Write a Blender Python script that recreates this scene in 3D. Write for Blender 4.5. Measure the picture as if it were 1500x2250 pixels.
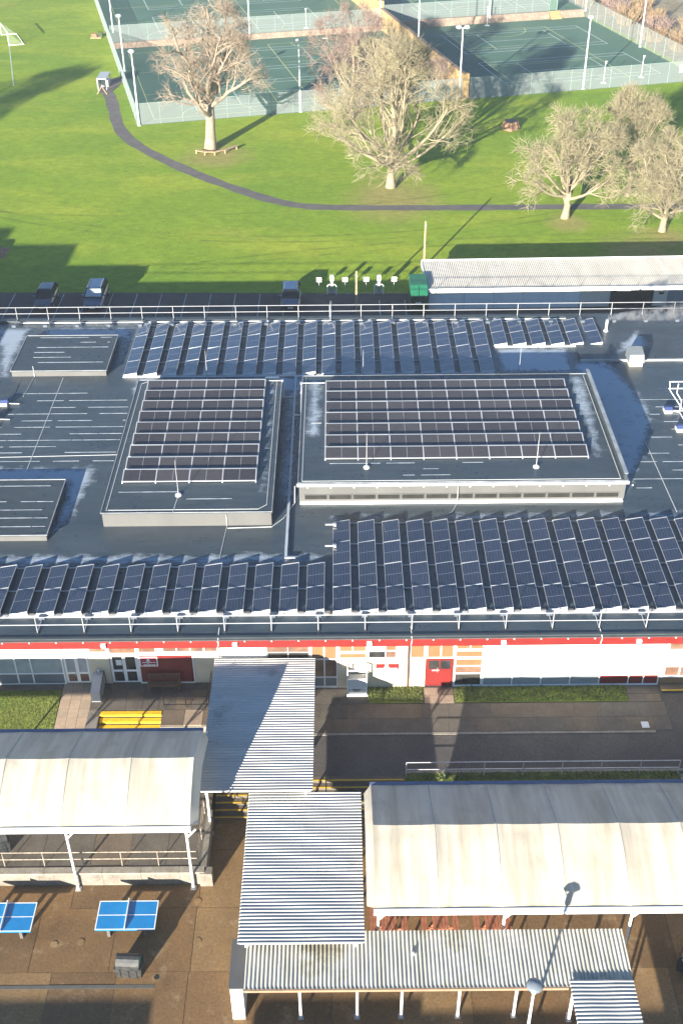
import bpy, math, random
from mathutils import Vector, Matrix

sc = bpy.context.scene
for o in list(bpy.data.objects):
    bpy.data.objects.remove(o, do_unlink=True)
COL = sc.collection
R = math.radians

# ------------------------------------------------------------------ camera
cam = bpy.data.cameras.new('camera')
cam_o = bpy.data.objects.new('camera', cam)
COL.objects.link(cam_o)
sc.camera = cam_o
cam.sensor_fit = 'HORIZONTAL'
cam.sensor_width = 36.0
cam.lens = 60.0
cam.clip_start = 0.5
cam.clip_end = 4000
pitch, roll = R(35.7), R(0.5)
fw = Vector((0, math.cos(pitch), -math.sin(pitch)))
rt0 = Vector((1, 0, 0))
up0 = Vector((0, math.sin(pitch), math.cos(pitch)))
rt = rt0 * math.cos(roll) - up0 * math.sin(roll)
up = rt0 * math.sin(roll) + up0 * math.cos(roll)
m4 = Matrix((rt, up, -fw)).transposed().to_4x4()
m4.translation = (0, 0, 46.3)
cam_o.matrix_world = m4

# ------------------------------------------------------------------ world, sun, exposure
SUN_EL, SUN_AZ = R(12.8), R(25.0)          # light travels towards +y and +x
world = bpy.data.worlds.new('World')
sc.world = world
world.use_nodes = True
wn = world.node_tree
sky = wn.nodes.new('ShaderNodeTexSky')
sky.sky_type = 'NISHITA'
sky.sun_disc = False
sky.sun_elevation = SUN_EL
sky.sun_rotation = math.pi + SUN_AZ
sky.altitude = 50
sky.air_density = 1.0
sky.dust_density = 0.0
sky.ozone_density = 4.0
wn.links.new(sky.outputs[0], wn.nodes['Background'].inputs[0])
wn.nodes['Background'].inputs[1].default_value = 0.064
sun = bpy.data.lights.new('sun', 'SUN')
sun.energy = 5.0
sun.angle = R(0.5)
sun.color = (1.0, 0.92, 0.80)
sun_o = bpy.data.objects.new('sun', sun)
COL.objects.link(sun_o)
sdir = Vector((math.sin(SUN_AZ) * math.cos(SUN_EL), math.cos(SUN_AZ) * math.cos(SUN_EL), -math.sin(SUN_EL)))
sun_o.rotation_euler = sdir.to_track_quat('-Z', 'Y').to_euler()
sun_o.location = (-40, -60, 60)
sc.view_settings.view_transform = 'Standard'
sc.view_settings.look = 'None'
sc.view_settings.gamma = 1.0
sc.view_settings.exposure = 1.95
sc.view_settings.use_curve_mapping = False
sc.render.engine = 'CYCLES'
sc.cycles.use_denoising = True
sc.cycles.max_bounces = 6
sc.cycles.transparent_max_bounces = 12
sc.cycles.volume_bounces = 0

# ------------------------------------------------------------------ mesh helpers
class MB:
    def __init__(s):
        s.v = []; s.f = []; s.mi = []
    def add(s, vs, fs):
        b = len(s.v)
        s.v.extend([tuple(v) for v in vs])
        s.f.extend([tuple(i + b for i in f) for f in fs])
        return s
    def box(s, x0, x1, y0, y1, z0, z1, m=None):
        vs = [(x0,y0,z0),(x1,y0,z0),(x1,y1,z0),(x0,y1,z0),(x0,y0,z1),(x1,y0,z1),(x1,y1,z1),(x0,y1,z1)]
        if m is not None: vs = [m @ Vector(v) for v in vs]
        return s.add(vs, [(0,3,2,1),(4,5,6,7),(0,1,5,4),(1,2,6,5),(2,3,7,6),(3,0,4,7)])
    def hexa(s, lo, hi):
        """two quads (lists of 4 points, same winding) joined as a block"""
        return s.add(list(lo) + list(hi), [(0,3,2,1),(4,5,6,7),(0,1,5,4),(1,2,6,5),(2,3,7,6),(3,0,4,7)])
    def beam(s, a, b, w, h):
        a = Vector(a); b = Vector(b); d = (b - a)
        if d.length < 1e-6: return s
        d.normalize()
        u = Vector((0,0,1)) if abs(d.z) < .95 else Vector((0,1,0))
        sx = d.cross(u).normalized(); sz = sx.cross(d).normalized()
        q = [(-w/2,-h/2),(w/2,-h/2),(w/2,h/2),(-w/2,h/2)]
        lo = [a + sx*i + sz*j for i, j in q]; hi = [b + sx*i + sz*j for i, j in q]
        return s.hexa(lo, hi)
    def tube(s, pts, rad, n=6, cap=True):
        pts = [Vector(p) for p in pts]
        if not isinstance(rad, (list, tuple)): rad = [rad]*len(pts)
        b = len(s.v); ref = None
        for i, p in enumerate(pts):
            d = (pts[min(i+1, len(pts)-1)] - pts[max(i-1, 0)]).normalized()
            if ref is None:
                ref = d.orthogonal().normalized()
            else:
                ref = (ref - d*ref.dot(d))
                ref = ref.normalized() if ref.length > 1e-6 else d.orthogonal().normalized()
            w = d.cross(ref)
            for k in range(n):
                a = 2*math.pi*k/n
                q = p + (ref*math.cos(a) + w*math.sin(a))*rad[i]
                s.v.append((q.x, q.y, q.z))
        for i in range(len(pts)-1):
            for k in range(n):
                k2 = (k+1) % n
                s.f.append((b+i*n+k, b+i*n+k2, b+(i+1)*n+k2, b+(i+1)*n+k))
        if cap:
            s.f.append(tuple(b+k for k in reversed(range(n))))
            s.f.append(tuple(b+(len(pts)-1)*n+k for k in range(n)))
        return s
    def prism(s, poly, z0, z1):
        n = len(poly)
        vs = [(x,y,z0) for x,y in poly] + [(x,y,z1) for x,y in poly]
        fs = [tuple(reversed(range(n))), tuple(range(n,2*n))] + [(i,(i+1)%n,n+(i+1)%n,n+i) for i in range(n)]
        return s.add(vs, fs)
    def xprism(s, poly, x0, x1):
        """(y,z) outline extruded along x"""
        n = len(poly)
        vs = [(x0,y,z) for y,z in poly] + [(x1,y,z) for y,z in poly]
        fs = [tuple(reversed(range(n))), tuple(range(n,2*n))] + [(i,(i+1)%n,n+(i+1)%n,n+i) for i in range(n)]
        return s.add(vs, fs)
    def yprism(s, poly, y0, y1):
        """(x,z) outline extruded along y"""
        n = len(poly)
        vs = [(x,y0,z) for x,z in poly] + [(x,y1,z) for x,z in poly]
        fs = [tuple(range(n)), tuple(reversed(range(n,2*n)))] + [((i+1)%n,i,n+i,n+(i+1)%n) for i in range(n)]
        return s.add(vs, fs)
    def sheet(s, poly, z):
        return s.add([(x,y,z) for x,y in poly], [tuple(range(len(poly)))])
    def lathe(s, prof, n=16, c=(0,0,0)):
        b = len(s.v)
        for r, z in prof:
            for k in range(n):
                a = 2*math.pi*k/n
                s.v.append((c[0]+r*math.cos(a), c[1]+r*math.sin(a), c[2]+z))
        for i in range(len(prof)-1):
            for k in range(n):
                k2 = (k+1) % n
                s.f.append((b+i*n+k, b+i*n+k2, b+(i+1)*n+k2, b+(i+1)*n+k))
        s.f.append(tuple(b+k for k in reversed(range(n))))
        s.f.append(tuple(b+(len(prof)-1)*n+k for k in range(n)))
        return s
    def grid(s, fn, nu, nv):
        b = len(s.v)
        for j in range(nv+1):
            for i in range(nu+1):
                s.v.append(tuple(fn(i/nu, j/nv)))
        for j in range(nv):
            for i in range(nu):
                a = b+j*(nu+1)+i
                s.f.append((a, a+1, a+nu+2, a+nu+1))
        return s
    def mesh(s, name, mat, smooth=False):
        me = bpy.data.meshes.new(name)
        me.from_pydata(s.v, [], s.f)
        if mat: me.materials.append(mat)
        if smooth:
            me.polygons.foreach_set('use_smooth', [True]*len(me.polygons))
        me.update()
        return me

def link(name, data, parent=None, world=True):
    o = bpy.data.objects.new(name, data)
    COL.objects.link(o)
    if parent is not None:
        o.parent = parent
        if world:
            g = parent; off = Vector((0,0,0))
            while g is not None:
                off += g.location; g = g.parent
            o.location = -off
    return o
def put(mb, name, mat, parent=None, world=True, smooth=False, label=None):
    """mesh builder -> one linked mesh object (world coordinates unless world=False)"""
    o = link(name, mb.mesh(name, mat, smooth), parent, world)
    if label: o['label'] = label
    return o
def thing(name, label, cat, loc=(0,0,0), group=None, rz=0):
    o = bpy.data.objects.new(name, None)
    o.empty_display_size = .3
    COL.objects.link(o)
    o.location = loc; o.rotation_euler = (0,0,rz)
    return tag(o, label, cat, group)
def tag(o, label, cat, group=None):
    o['label'] = label; o['category'] = cat
    if group: o['group'] = group
    return o
def struct(mb, name, mat, smooth=False, kind='structure'):
    o = put(mb, name, mat, None, True, smooth)
    o['kind'] = kind
    return o
KIDS = {}
def dup(root, loc, label=None, rz=None):
    def cp(o, par):
        c = o.copy(); COL.objects.link(c); c.parent = par
        for k in [x for x in o.children]:
            cp(k, c)
        return c
    r = cp(root, None)
    r.location = loc
    if rz is not None: r.rotation_euler = (0,0,rz)
    if label: r['label'] = label
    return r

# ------------------------------------------------------------------ materials
def nodes(name):
    m = bpy.data.materials.new(name)
    m.use_nodes = True
    nt = m.node_tree
    return m, nt, nt.nodes['Principled BSDF']
def rgb(c): return (c[0], c[1], c[2], 1.0)
def N(nt, t, **kw):
    n = nt.nodes.new(t)
    for k, v in kw.items(): setattr(n, k, v)
    return n
def noise(nt, vec, scale, detail=4, rough=.55):
    n = N(nt, 'ShaderNodeTexNoise')
    n.inputs['Scale'].default_value = scale
    n.inputs['Detail'].default_value = detail
    n.inputs['Roughness'].default_value = rough
    if vec is not None: nt.links.new(vec, n.inputs['Vector'])
    return n.outputs['Fac']
def ramp(nt, fac, lo, hi, a=0.0, b=1.0):
    n = N(nt, 'ShaderNodeMapRange')
    n.inputs['From Min'].default_value = lo; n.inputs['From Max'].default_value = hi
    n.inputs['To Min'].default_value = a; n.inputs['To Max'].default_value = b
    nt.links.new(fac, n.inputs['Value'])
    return n.outputs[0]
def mixc(nt, fac, c1, c2, mode='MIX'):
    n = N(nt, 'ShaderNodeMix', data_type='RGBA', blend_type=mode)
    if isinstance(fac, (int, float)): n.inputs[0].default_value = fac
    else: nt.links.new(fac, n.inputs[0])
    for i, c in ((6, c1), (7, c2)):
        if isinstance(c, tuple): n.inputs[i].default_value = rgb(c)
        else: nt.links.new(c, n.inputs[i])
    return n.outputs[2]
def math_(nt, op, a, b=None):
    n = N(nt, 'ShaderNodeMath', operation=op)
    for i, x in enumerate((a, b)):
        if x is None: continue
        if isinstance(x, (int, float)): n.inputs[i].default_value = x
        else: nt.links.new(x, n.inputs[i])
    return n.outputs[0]
def pos(nt, scale=(1,1,1), rot=(0,0,0)):
    g = N(nt, 'ShaderNodeNewGeometry')
    if scale == (1,1,1) and rot == (0,0,0): return g.outputs['Position']
    mp = N(nt, 'ShaderNodeMapping')
    mp.inputs['Scale'].default_value = scale
    mp.inputs['Rotation'].default_value = rot
    nt.links.new(g.outputs['Position'], mp.inputs['Vector'])
    return mp.outputs[0]
def bumpn(nt, bs, h, strength, dist=.02):
    b = N(nt, 'ShaderNodeBump')
    b.inputs['Strength'].default_value = strength
    b.inputs['Distance'].default_value = dist
    nt.links.new(h, b.inputs['Height'])
    nt.links.new(b.outputs[0], bs.inputs['Normal'])
def mat(name, c1, c2=None, scale=1.0, lo=.35, hi=.65, rough=.75, metal=0.0, fine=0.0, fscale=20.0,
        bump=0.0, bscale=25.0, bdist=.02, spec=.5, stretch=(1,1,1), coat=0.0, rvar=0.0):
    """plain procedural surface: two tones mixed by noise, fine grain and relief"""
    m, nt, bs = nodes(name)
    P = pos(nt, stretch)
    col = c1
    if c2 is not None:
        col = mixc(nt, ramp(nt, noise(nt, P, scale), lo, hi), c1, c2)
    if fine:
        f = ramp(nt, noise(nt, P, fscale, 3), .3, .7, 1-fine, 1+fine)
        cmb = N(nt, 'ShaderNodeCombineColor')
        for i in range(3): nt.links.new(f, cmb.inputs[i])
        col = mixc(nt, 1.0, col, cmb.outputs[0], 'MULTIPLY')
    if isinstance(col, tuple): bs.inputs['Base Color'].default_value = rgb(col)
    else: nt.links.new(col, bs.inputs['Base Color'])
    bs.inputs['Roughness'].default_value = rough
    if rvar:
        nt.links.new(ramp(nt, noise(nt, P, scale*2.3), .3, .7, max(.03, rough-rvar), rough+rvar), bs.inputs['Roughness'])
    bs.inputs['Metallic'].default_value = metal
    bs.inputs['Specular IOR Level'].default_value = spec
    if coat:
        bs.inputs['Coat Weight'].default_value = coat
        bs.inputs['Coat Roughness'].default_value = .05
    if bump: bumpn(nt, bs, noise(nt, P, bscale, 5), bump, bdist)
    return m

M = {}
def grass_mat(name, a, b, c, worn, soil=None):
    m, nt, bs = nodes(name)
    P = pos(nt)
    c1 = mixc(nt, ramp(nt, noise(nt, P, .045, 5, .6), .36, .64), a, b)
    c2 = mixc(nt, ramp(nt, noise(nt, pos(nt, (.5,1.2,1)), .12, 6, .65), .48, .72), c1, c)
    c3 = mixc(nt, ramp(nt, noise(nt, P, .06, 4, .5), .66, .8), c2, worn)
    if soil:
        for (sx, sy, sr) in soil:
            vs = N(nt, 'ShaderNodeVectorMath', operation='DISTANCE')
            nt.links.new(pos(nt, (1,.75,0)), vs.inputs[0]); vs.inputs[1].default_value = (sx, sy*.75, 0)
            dd_ = math_(nt, 'ADD', math_(nt, 'DIVIDE', vs.outputs['Value'], sr), math_(nt, 'MULTIPLY', noise(nt, P, .35, 5, .65), .9))
            c3 = mixc(nt, math_(nt, 'MULTIPLY', ramp(nt, dd_, .75, 1.35, 1, 0), .75), c3, (.30,.245,.095))
        for (cx, cy, rad_) in ((-5,180,68),(-5,180,69.5),(-20,210,92),(30,-40,150.5),(30,-40,152)):
            vs = N(nt, 'ShaderNodeVectorMath', operation='DISTANCE')
            nt.links.new(pos(nt, (1,1,0)), vs.inputs[0]); vs.inputs[1].default_value = (cx, cy, 0)
            dd_ = math_(nt, 'ABSOLUTE', math_(nt, 'SUBTRACT', vs.outputs['Value'], rad_))
            tk = math_(nt, 'MULTIPLY', ramp(nt, dd_, .05, .28, 1, 0), ramp(nt, noise(nt, P, .25, 4), .40, .6, 0, .55))
            c3 = mixc(nt, tk, c3, (.085,.135,.018))
        # leaf litter specks
        c3 = mixc(nt, math_(nt, 'MULTIPLY', ramp(nt, noise(nt, P, 2.2, 6, .7), .63, .70), .35), c3, (.33,.30,.10))
    f = ramp(nt, noise(nt, pos(nt, (.75,1.0,1), (0,0,.3)), 1.6, 9, .80), .25, .75, .62, 1.38)
    cmb = N(nt, 'ShaderNodeCombineColor')
    for i in range(3): nt.links.new(f, cmb.inputs[i])
    nt.links.new(mixc(nt, 1.0, c3, cmb.outputs[0], 'MULTIPLY'), bs.inputs['Base Color'])
    bs.inputs['Roughness'].default_value = .9
    bs.inputs['Specular IOR Level'].default_value = .15
    bumpn(nt, bs, noise(nt, P, 7.0, 8, .8), .9, .10)
    return m
M['grass'] = grass_mat('grass', (.155,.262,.020), (.215,.305,.022), (.300,.350,.032), (.34,.29,.075), [(6.1,122.5,7.5),(-15.0,137.5,5.5),(24.2,114.8,3.0),(33.4,111,3.0),(30,106,6)])
M['verge'] = grass_mat('verge_grass', (.125,.185,.028), (.165,.205,.034), (.21,.22,.05), (.20,.16,.065))
M['asphalt'] = mat('asphalt', (.040,.041,.045), (.060,.058,.058), .5, fine=.25, fscale=30, rough=.85, bump=.3, bscale=60, bdist=.005)
M['tarmac'] = mat('terrace_tarmac', (.060,.055,.052), (.085,.076,.068), .6, fine=.3, fscale=12, rough=.8, bump=.3, bscale=40, bdist=.005)
M['path'] = mat('path_tarmac', (.085,.080,.080), (.12,.11,.105), .8, fine=.2, fscale=20, rough=.9)
def yard_mat(name, a, b, seed):
    m, nt, bs = nodes(name)
    P = pos(nt); Q = pos(nt, (1,1,1), (0,0,.3+seed))
    c = mixc(nt, ramp(nt, noise(nt, Q, .5, 6, .6), .32, .68), a, b)
    c = mixc(nt, math_(nt, 'MULTIPLY', ramp(nt, noise(nt, P, .23, 6, .65), .56, .70), .65), c, tuple(x*.48 for x in b))      # damp, mossy stains
    c = mixc(nt, math_(nt, 'MULTIPLY', ramp(nt, noise(nt, P, .9, 7, .72), .56, .72), .7), c, (.33,.25,.14))            # worn pale patches
    c = mixc(nt, ramp(nt, noise(nt, P, 34, 2), .69, .73), c, (.34,.28,.19))                                                # grit
    f = ramp(nt, noise(nt, P, 8, 5, .7), .28, .72, .66, 1.34)
    cmb = N(nt, 'ShaderNodeCombineColor')
    for k in range(3): nt.links.new(f, cmb.inputs[k])
    nt.links.new(mixc(nt, 1.0, c, cmb.outputs[0], 'MULTIPLY'), bs.inputs['Base Color'])
    nt.links.new(ramp(nt, noise(nt, P, .23, 6, .65), .5, .7, .85, .45), bs.inputs['Roughness'])
    bumpn(nt, bs, noise(nt, P, 18, 6, .7), .5, .012)
    return m
M['yard'] = yard_mat('yard_concrete', (.190,.107,.040), (.140,.080,.032), 0)
M['yard2'] = yard_mat('yard_concrete_pale', (.245,.150,.062), (.178,.108,.045), 1)
M['yard3'] = yard_mat('yard_concrete_dark', (.162,.092,.036), (.116,.069,.030), 2)
M['joint'] = mat('joint_soil', (.07,.052,.034), (.11,.09,.05), 3, rough=.95)
M['slab'] = mat('paving_slab', (.155,.118,.080), (.116,.089,.062), 1.2, fine=.22, fscale=16, rough=.85, bump=.3, bscale=30, bdist=.006)
M['slab2'] = mat('paving_slab_grey', (.124,.105,.082), (.088,.075,.059), 1.0, fine=.22, fscale=16, rough=.85, bump=.3, bscale=30, bdist=.006)
M['slab3'] = mat('paving_slab_pink', (.36,.27,.19), (.29,.215,.15), 1.0, fine=.18, fscale=16, rough=.85, bump=.3, bscale=30, bdist=.006)
M['slab4'] = mat('paving_slab_buff', (.32,.245,.175), (.26,.20,.14), 1.0, fine=.18, fscale=16, rough=.85, bump=.3, bscale=30, bdist=.006)
M['kerb'] = mat('kerb_concrete', (.30,.27,.22), (.22,.19,.15), 2, fine=.2, rough=.85)
M['concrete'] = mat('pale_concrete', (.22,.20,.165), (.15,.132,.105), 1.6, fine=.22, fscale=10, rough=.85, bump=.3)
def felt_mat(name, a, b, rough=.38):
    m, nt, bs = nodes(name)
    P = pos(nt)
    c = mixc(nt, ramp(nt, noise(nt, pos(nt, (.35,1.0,1)), .5, 6, .65), .35, .68), a, b)
    f = ramp(nt, noise(nt, pos(nt, (.25,2.2,1)), 2.0, 5, .7), .3, .7, .82, 1.2)
    cmb = N(nt, 'ShaderNodeCombineColor')
    for i in range(3): nt.links.new(f, cmb.inputs[i])
    nt.links.new(mixc(nt, 1.0, c, cmb.outputs[0], 'MULTIPLY'), bs.inputs['Base Color'])
    nt.links.new(ramp(nt, noise(nt, P, .9, 5), .35, .7, rough-.12, rough+.2), bs.inputs['Roughness'])
    bumpn(nt, bs, noise(nt, P, 5, 6, .7), .15, .02)
    return m
M['felt'] = felt_mat('roof_felt', (.036,.052,.064), (.055,.074,.086))
M['felt_dark'] = felt_mat('roof_felt_dark', (.034,.045,.052), (.049,.061,.067))
M['felt_pod'] = felt_mat('pod_felt', (.037,.051,.060), (.052,.067,.075))
M['seam'] = mat('felt_seam', (.42,.47,.52), (.22,.26,.30), 1.5, rough=.4)  # pale tone carries the glint of wet lap edges
M['frost'] = None
M['cream'] = mat('cream_render', (.62,.55,.40), (.54,.47,.34), .8, fine=.08, rough=.8)
M['cladding'] = mat('grey_cladding', (.108,.108,.103), (.094,.094,.091), .7, fine=.05, rough=.6, stretch=(1,1,.2))
M['white'] = mat('white_paint', (.78,.78,.75), rough=.4)
M['white_metal'] = mat('white_metal', (.74,.75,.75), rough=.35)
M['galv'] = mat('galvanised_steel', (.52,.53,.54), (.42,.43,.45), 3, rough=.42, metal=.5)
M['rail'] = mat('pale_rail', (.46,.47,.48), (.38,.39,.41), 2, rough=.4, metal=.3)
M['rust'] = mat('painted_handrail_worn', (.20,.16,.12), (.42,.36,.28), 6, rough=.7)
M['darksteel'] = mat('dark_handrail', (.05,.045,.04), rough=.5)
M['red'] = mat('red_panel', (.185,.017,.014), (.170,.015,.013), 1, rough=.45)
M['maroon'] = mat('maroon_sign', (.26,.012,.05), rough=.4)
M['dred'] = mat('dark_red_panel', (.17,.014,.014), (.155,.013,.013), 1, rough=.5)
M['yellow'] = mat('yellow_nosing', (.72,.46,.012), (.58,.36,.012), 4, fine=.1, rough=.6)
M['orange'] = mat('orange_blind', (.20,.112,.046), (.175,.095,.040), 2, rough=.6)
M['blind'] = mat('white_blind', (.72,.72,.69), (.66,.66,.64), 2, rough=.6)
M['glass'] = mat('dark_glass', (.018,.02,.022), (.05,.045,.04), 1.3, rough=.08, spec=.6)
M['glass_blue'] = mat('grey_glass', (.22,.27,.30), (.30,.35,.37), 1.5, rough=.12, spec=.6)
M['glass_brown'] = mat('brown_glass', (.12,.065,.045), (.20,.12,.08), 1.5, rough=.1, spec=.6)
M['spandrel'] = mat('grey_spandrel', (.115,.14,.16), (.13,.155,.175), 1, rough=.4)
M['spandrel_l'] = mat('pale_grey_spandrel', (.24,.27,.29), (.21,.24,.26), 1, rough=.45)
M['paper'] = mat('paper', (.72,.72,.70), rough=.7)
M['black'] = mat('black_plastic', (.022,.024,.026), (.05,.052,.05), 5, rough=.32, spec=.6)
M['rubber'] = mat('black_rubber', (.015,.015,.016), rough=.8)
M['green_lid'] = mat('green_label', (.03,.25,.09), rough=.5)
M['wood'] = mat('bench_wood', (.11,.060,.036), (.16,.09,.05), 8, rough=.7)
M['redwood'] = mat('red_stained_wood', (.26,.085,.045), (.34,.13,.07), 5, fine=.2, rough=.7)
M['pole'] = mat('timber_pole', (.42,.30,.17), (.30,.21,.12), 4, rough=.85, stretch=(1,1,.2))
M['blue'] = mat('table_blue', (.003,.175,.44), (.006,.20,.47), 3, rough=.35)
M['navy'] = mat('navy_cap', (.03,.05,.16), rough=.5)
M['bin_green'] = mat('container_green', (.010,.115,.055), (.016,.15,.08), 2, rough=.45)
M['bin_dark'] = mat('container_dark_green', (.010,.045,.03), (.014,.055,.04), 2, rough=.5)
M['brick'] = mat('yellow_brick', (.44,.30,.135), (.36,.235,.105), 1.2, fine=.25, fscale=6, rough=.85)
M['brickcap'] = mat('brick_coping', (.22,.15,.10), (.30,.21,.14), 2, rough=.85)
M['bank'] = mat('sleeper_bank', (.21,.155,.115), (.28,.21,.155), .8, fine=.3, fscale=3, rough=.9, bump=.5, bscale=4, bdist=.1)
M['court'] = mat('court_green', (.056,.138,.088), (.068,.152,.100), .12, fine=.10, fscale=1.5, rough=.8)
def court_mat():
    m, nt, bs = nodes('court_surface')
    P = pos(nt)
    c = mixc(nt, ramp(nt, noise(nt, P, .12, 6, .65), .35, .65), (.052,.130,.082), (.072,.158,.106))
    c = mixc(nt, math_(nt, 'MULTIPLY', ramp(nt, noise(nt, P, .3, 7, .7), .55, .72), .5), c, (.040,.085,.060))
    c = mixc(nt, math_(nt, 'MULTIPLY', ramp(nt, noise(nt, P, .08, 5, .6), .58, .72), .4), c, (.11,.16,.10))
    nt.links.new(c, bs.inputs['Base Color'])
    bs.inputs['Roughness'].default_value = .8
    return m
M['court'] = court_mat()
M['line'] = mat('court_line', (.55,.60,.55), (.42,.50,.44), .6, rough=.7)
M['line_y'] = mat('court_line_yellow', (.50,.52,.22), (.40,.45,.20), .6, rough=.7)
M['mark'] = mat('parking_line', (.42,.42,.42), (.25,.25,.26), 1.5, rough=.7)
M['bark'] = mat('pale_bark', (.29,.245,.16), (.21,.175,.115), 1.5, rough=.9)
M['twig'] = mat('pale_twig', (.31,.27,.16), (.25,.215,.13), .5, rough=.9)
M['bark_oak'] = mat('oak_bark', (.32,.26,.19), (.22,.175,.13), 2.0, rough=.9)
M['twig_oak'] = mat('oak_twig', (.34,.27,.195), (.27,.21,.15), .6, rough=.9)
M['twig_red'] = mat('reddish_twig', (.28,.20,.165), (.22,.155,.125), .6, rough=.9)
M['shrub'] = mat('brown_shrub', (.23,.15,.09), (.33,.24,.13), .5, rough=.9)
M['stump'] = mat('stump_wood', (.30,.17,.10), (.20,.11,.07), 3, fine=.3, rough=.9)
M['carblue'] = mat('car_paint_blue', (.020,.050,.110), (.024,.055,.120), 2, rough=.25, coat=1.0)
M['carblack'] = mat('car_paint_black', (.014,.026,.045), (.018,.030,.050), 2, rough=.25, coat=1.0)
M['carglass'] = mat('car_glass', (.01,.012,.014), rough=.06, spec=.7)
M['screen'] = mat('windscreen_shade', (.35,.40,.43), rough=.25, spec=.7)
M['headlamp'] = mat('headlamp', (.6,.62,.65), rough=.1)
M['tail'] = mat('tail_lamp', (.25,.01,.01), rough=.2)
M['disc'] = mat('pale_disc', (.55,.55,.52), rough=.7)
M['lampgrey'] = mat('lamp_grey', (.15,.18,.21), rough=.3)
M['steelbox'] = mat('grey_steel_box', (.40,.42,.42), (.34,.36,.36), 2, rough=.45)
M['gutter_grey'] = mat('gutter_grey', (.10,.105,.105), (.075,.08,.08), 2, rough=.5)
M['louvre'] = mat('dark_louvre', (.020,.020,.018), (.030,.030,.027), 2, rough=.35)
M['pipe_brown'] = mat('brown_downpipe', (.085,.045,.03), rough=.5)
M['tray'] = mat('cable_tray_steel', (.42,.46,.50), (.36,.40,.44), 2, rough=.4)
M['shrub_green'] = mat('dark_shrub', (.03,.06,.02), rough=.9)
M['stump_top'] = mat('stump_cut_face', (.035,.035,.04), (.06,.055,.05), 3, rough=.9)
M['shedwall'] = mat('shed_wall', (.66,.62,.54), (.58,.55,.47), .8, fine=.08, rough=.75)
M['shedblue'] = mat('shed_door', (.74,.79,.80), (.68,.73,.75), .6, rough=.5, stretch=(3,1,.3))
M['brick_face'] = mat('tan_brick', (.30,.17,.085), (.25,.14,.07), 3, rough=.85)
M['pale_board'] = mat('pale_edge_board', (.30,.20,.125), (.24,.16,.10), 2, rough=.7)
M['drain'] = mat('drain_channel', (.085,.085,.075), (.11,.105,.09), 3, rough=.6)
M['mulch'] = mat('dry_field', (.30,.25,.16), (.22,.18,.10), .1, fine=.3, fscale=.8, rough=.9)

def fabric_mat(name, yfront):
    m, nt, bs = nodes(name)
    st = ramp(nt, noise(nt, pos(nt, (1.6,.14,.14)), 1.1, 6, .62), .38, .66)
    c = mixc(nt, st, (.66,.615,.51), (.44,.395,.31))
    blot = ramp(nt, noise(nt, pos(nt), .7, 5, .6), .55, .75)
    c = mixc(nt, math_(nt, 'MULTIPLY', blot, .5), c, (.30,.28,.23))
    sep = N(nt, 'ShaderNodeSeparateXYZ')
    nt.links.new(pos(nt), sep.inputs[0])
    edge = ramp(nt, sep.outputs[1], yfront+.02, yfront+.22, 1, 0)
    al = math_(nt, 'MULTIPLY', edge, ramp(nt, noise(nt, pos(nt), 1.6, 4), .35, .6))
    c = mixc(nt, math_(nt, 'MULTIPLY', al, .6), c, (.30,.25,.10))
    nt.links.new(c, bs.inputs['Base Color'])
    bs.inputs['Roughness'].default_value = .55
    bs.inputs['Specular IOR Level'].default_value = .3
    bumpn(nt, bs, noise(nt, pos(nt), 1.2, 3), .25, .08)
    tl = N(nt, 'ShaderNodeBsdfTranslucent')
    nt.links.new(mixc(nt, .35, c, (.9,.88,.82)), tl.inputs[0])
    mx = N(nt, 'ShaderNodeMixShader'); mx.inputs[0].default_value = .30
    nt.links.new(bs.outputs[0], mx.inputs[1]); nt.links.new(tl.outputs[0], mx.inputs[2])
    nt.links.new(mx.outputs[0], nt.nodes['Material Output'].inputs[0])
    return m
M['fab_l'] = fabric_mat('canopy_fabric', 33.75)
M['fab_r'] = fabric_mat('canopy_fabric_wide', 30.0)

def corr_mat(name, a, b, stain, fold=(1,1,1), st_lo=.56):
    m, nt, bs = nodes(name)
    P = pos(nt)
    c = mixc(nt, ramp(nt, noise(nt, pos(nt, fold), .7, 6, .65), .38, .66), a, b)
    c = mixc(nt, ramp(nt, noise(nt, P, .35, 6, .7), st_lo, st_lo+.14), c, stain)
    c = mixc(nt, ramp(nt, noise(nt, P, 9, 3), .68, .74), c, (.20,.19,.16))
    nt.links.new(c, bs.inputs['Base Color'])
    bs.inputs['Roughness'].default_value = .8
    bs.inputs['Specular IOR Level'].default_value = .3
    return m
M['corr'] = corr_mat('corrugated_cement', (.50,.49,.46), (.40,.395,.37), (.30,.30,.275), (.3,2,1), .57)
M['corr_low'] = corr_mat('corrugated_cement_weathered', (.52,.50,.43), (.37,.36,.31), (.25,.235,.17), (2,.3,1), .56)
M['corr_shed'] = corr_mat('corrugated_shed_roof', (.62,.58,.50), (.50,.46,.39), (.36,.34,.31), (2,.3,1), .58)

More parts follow.
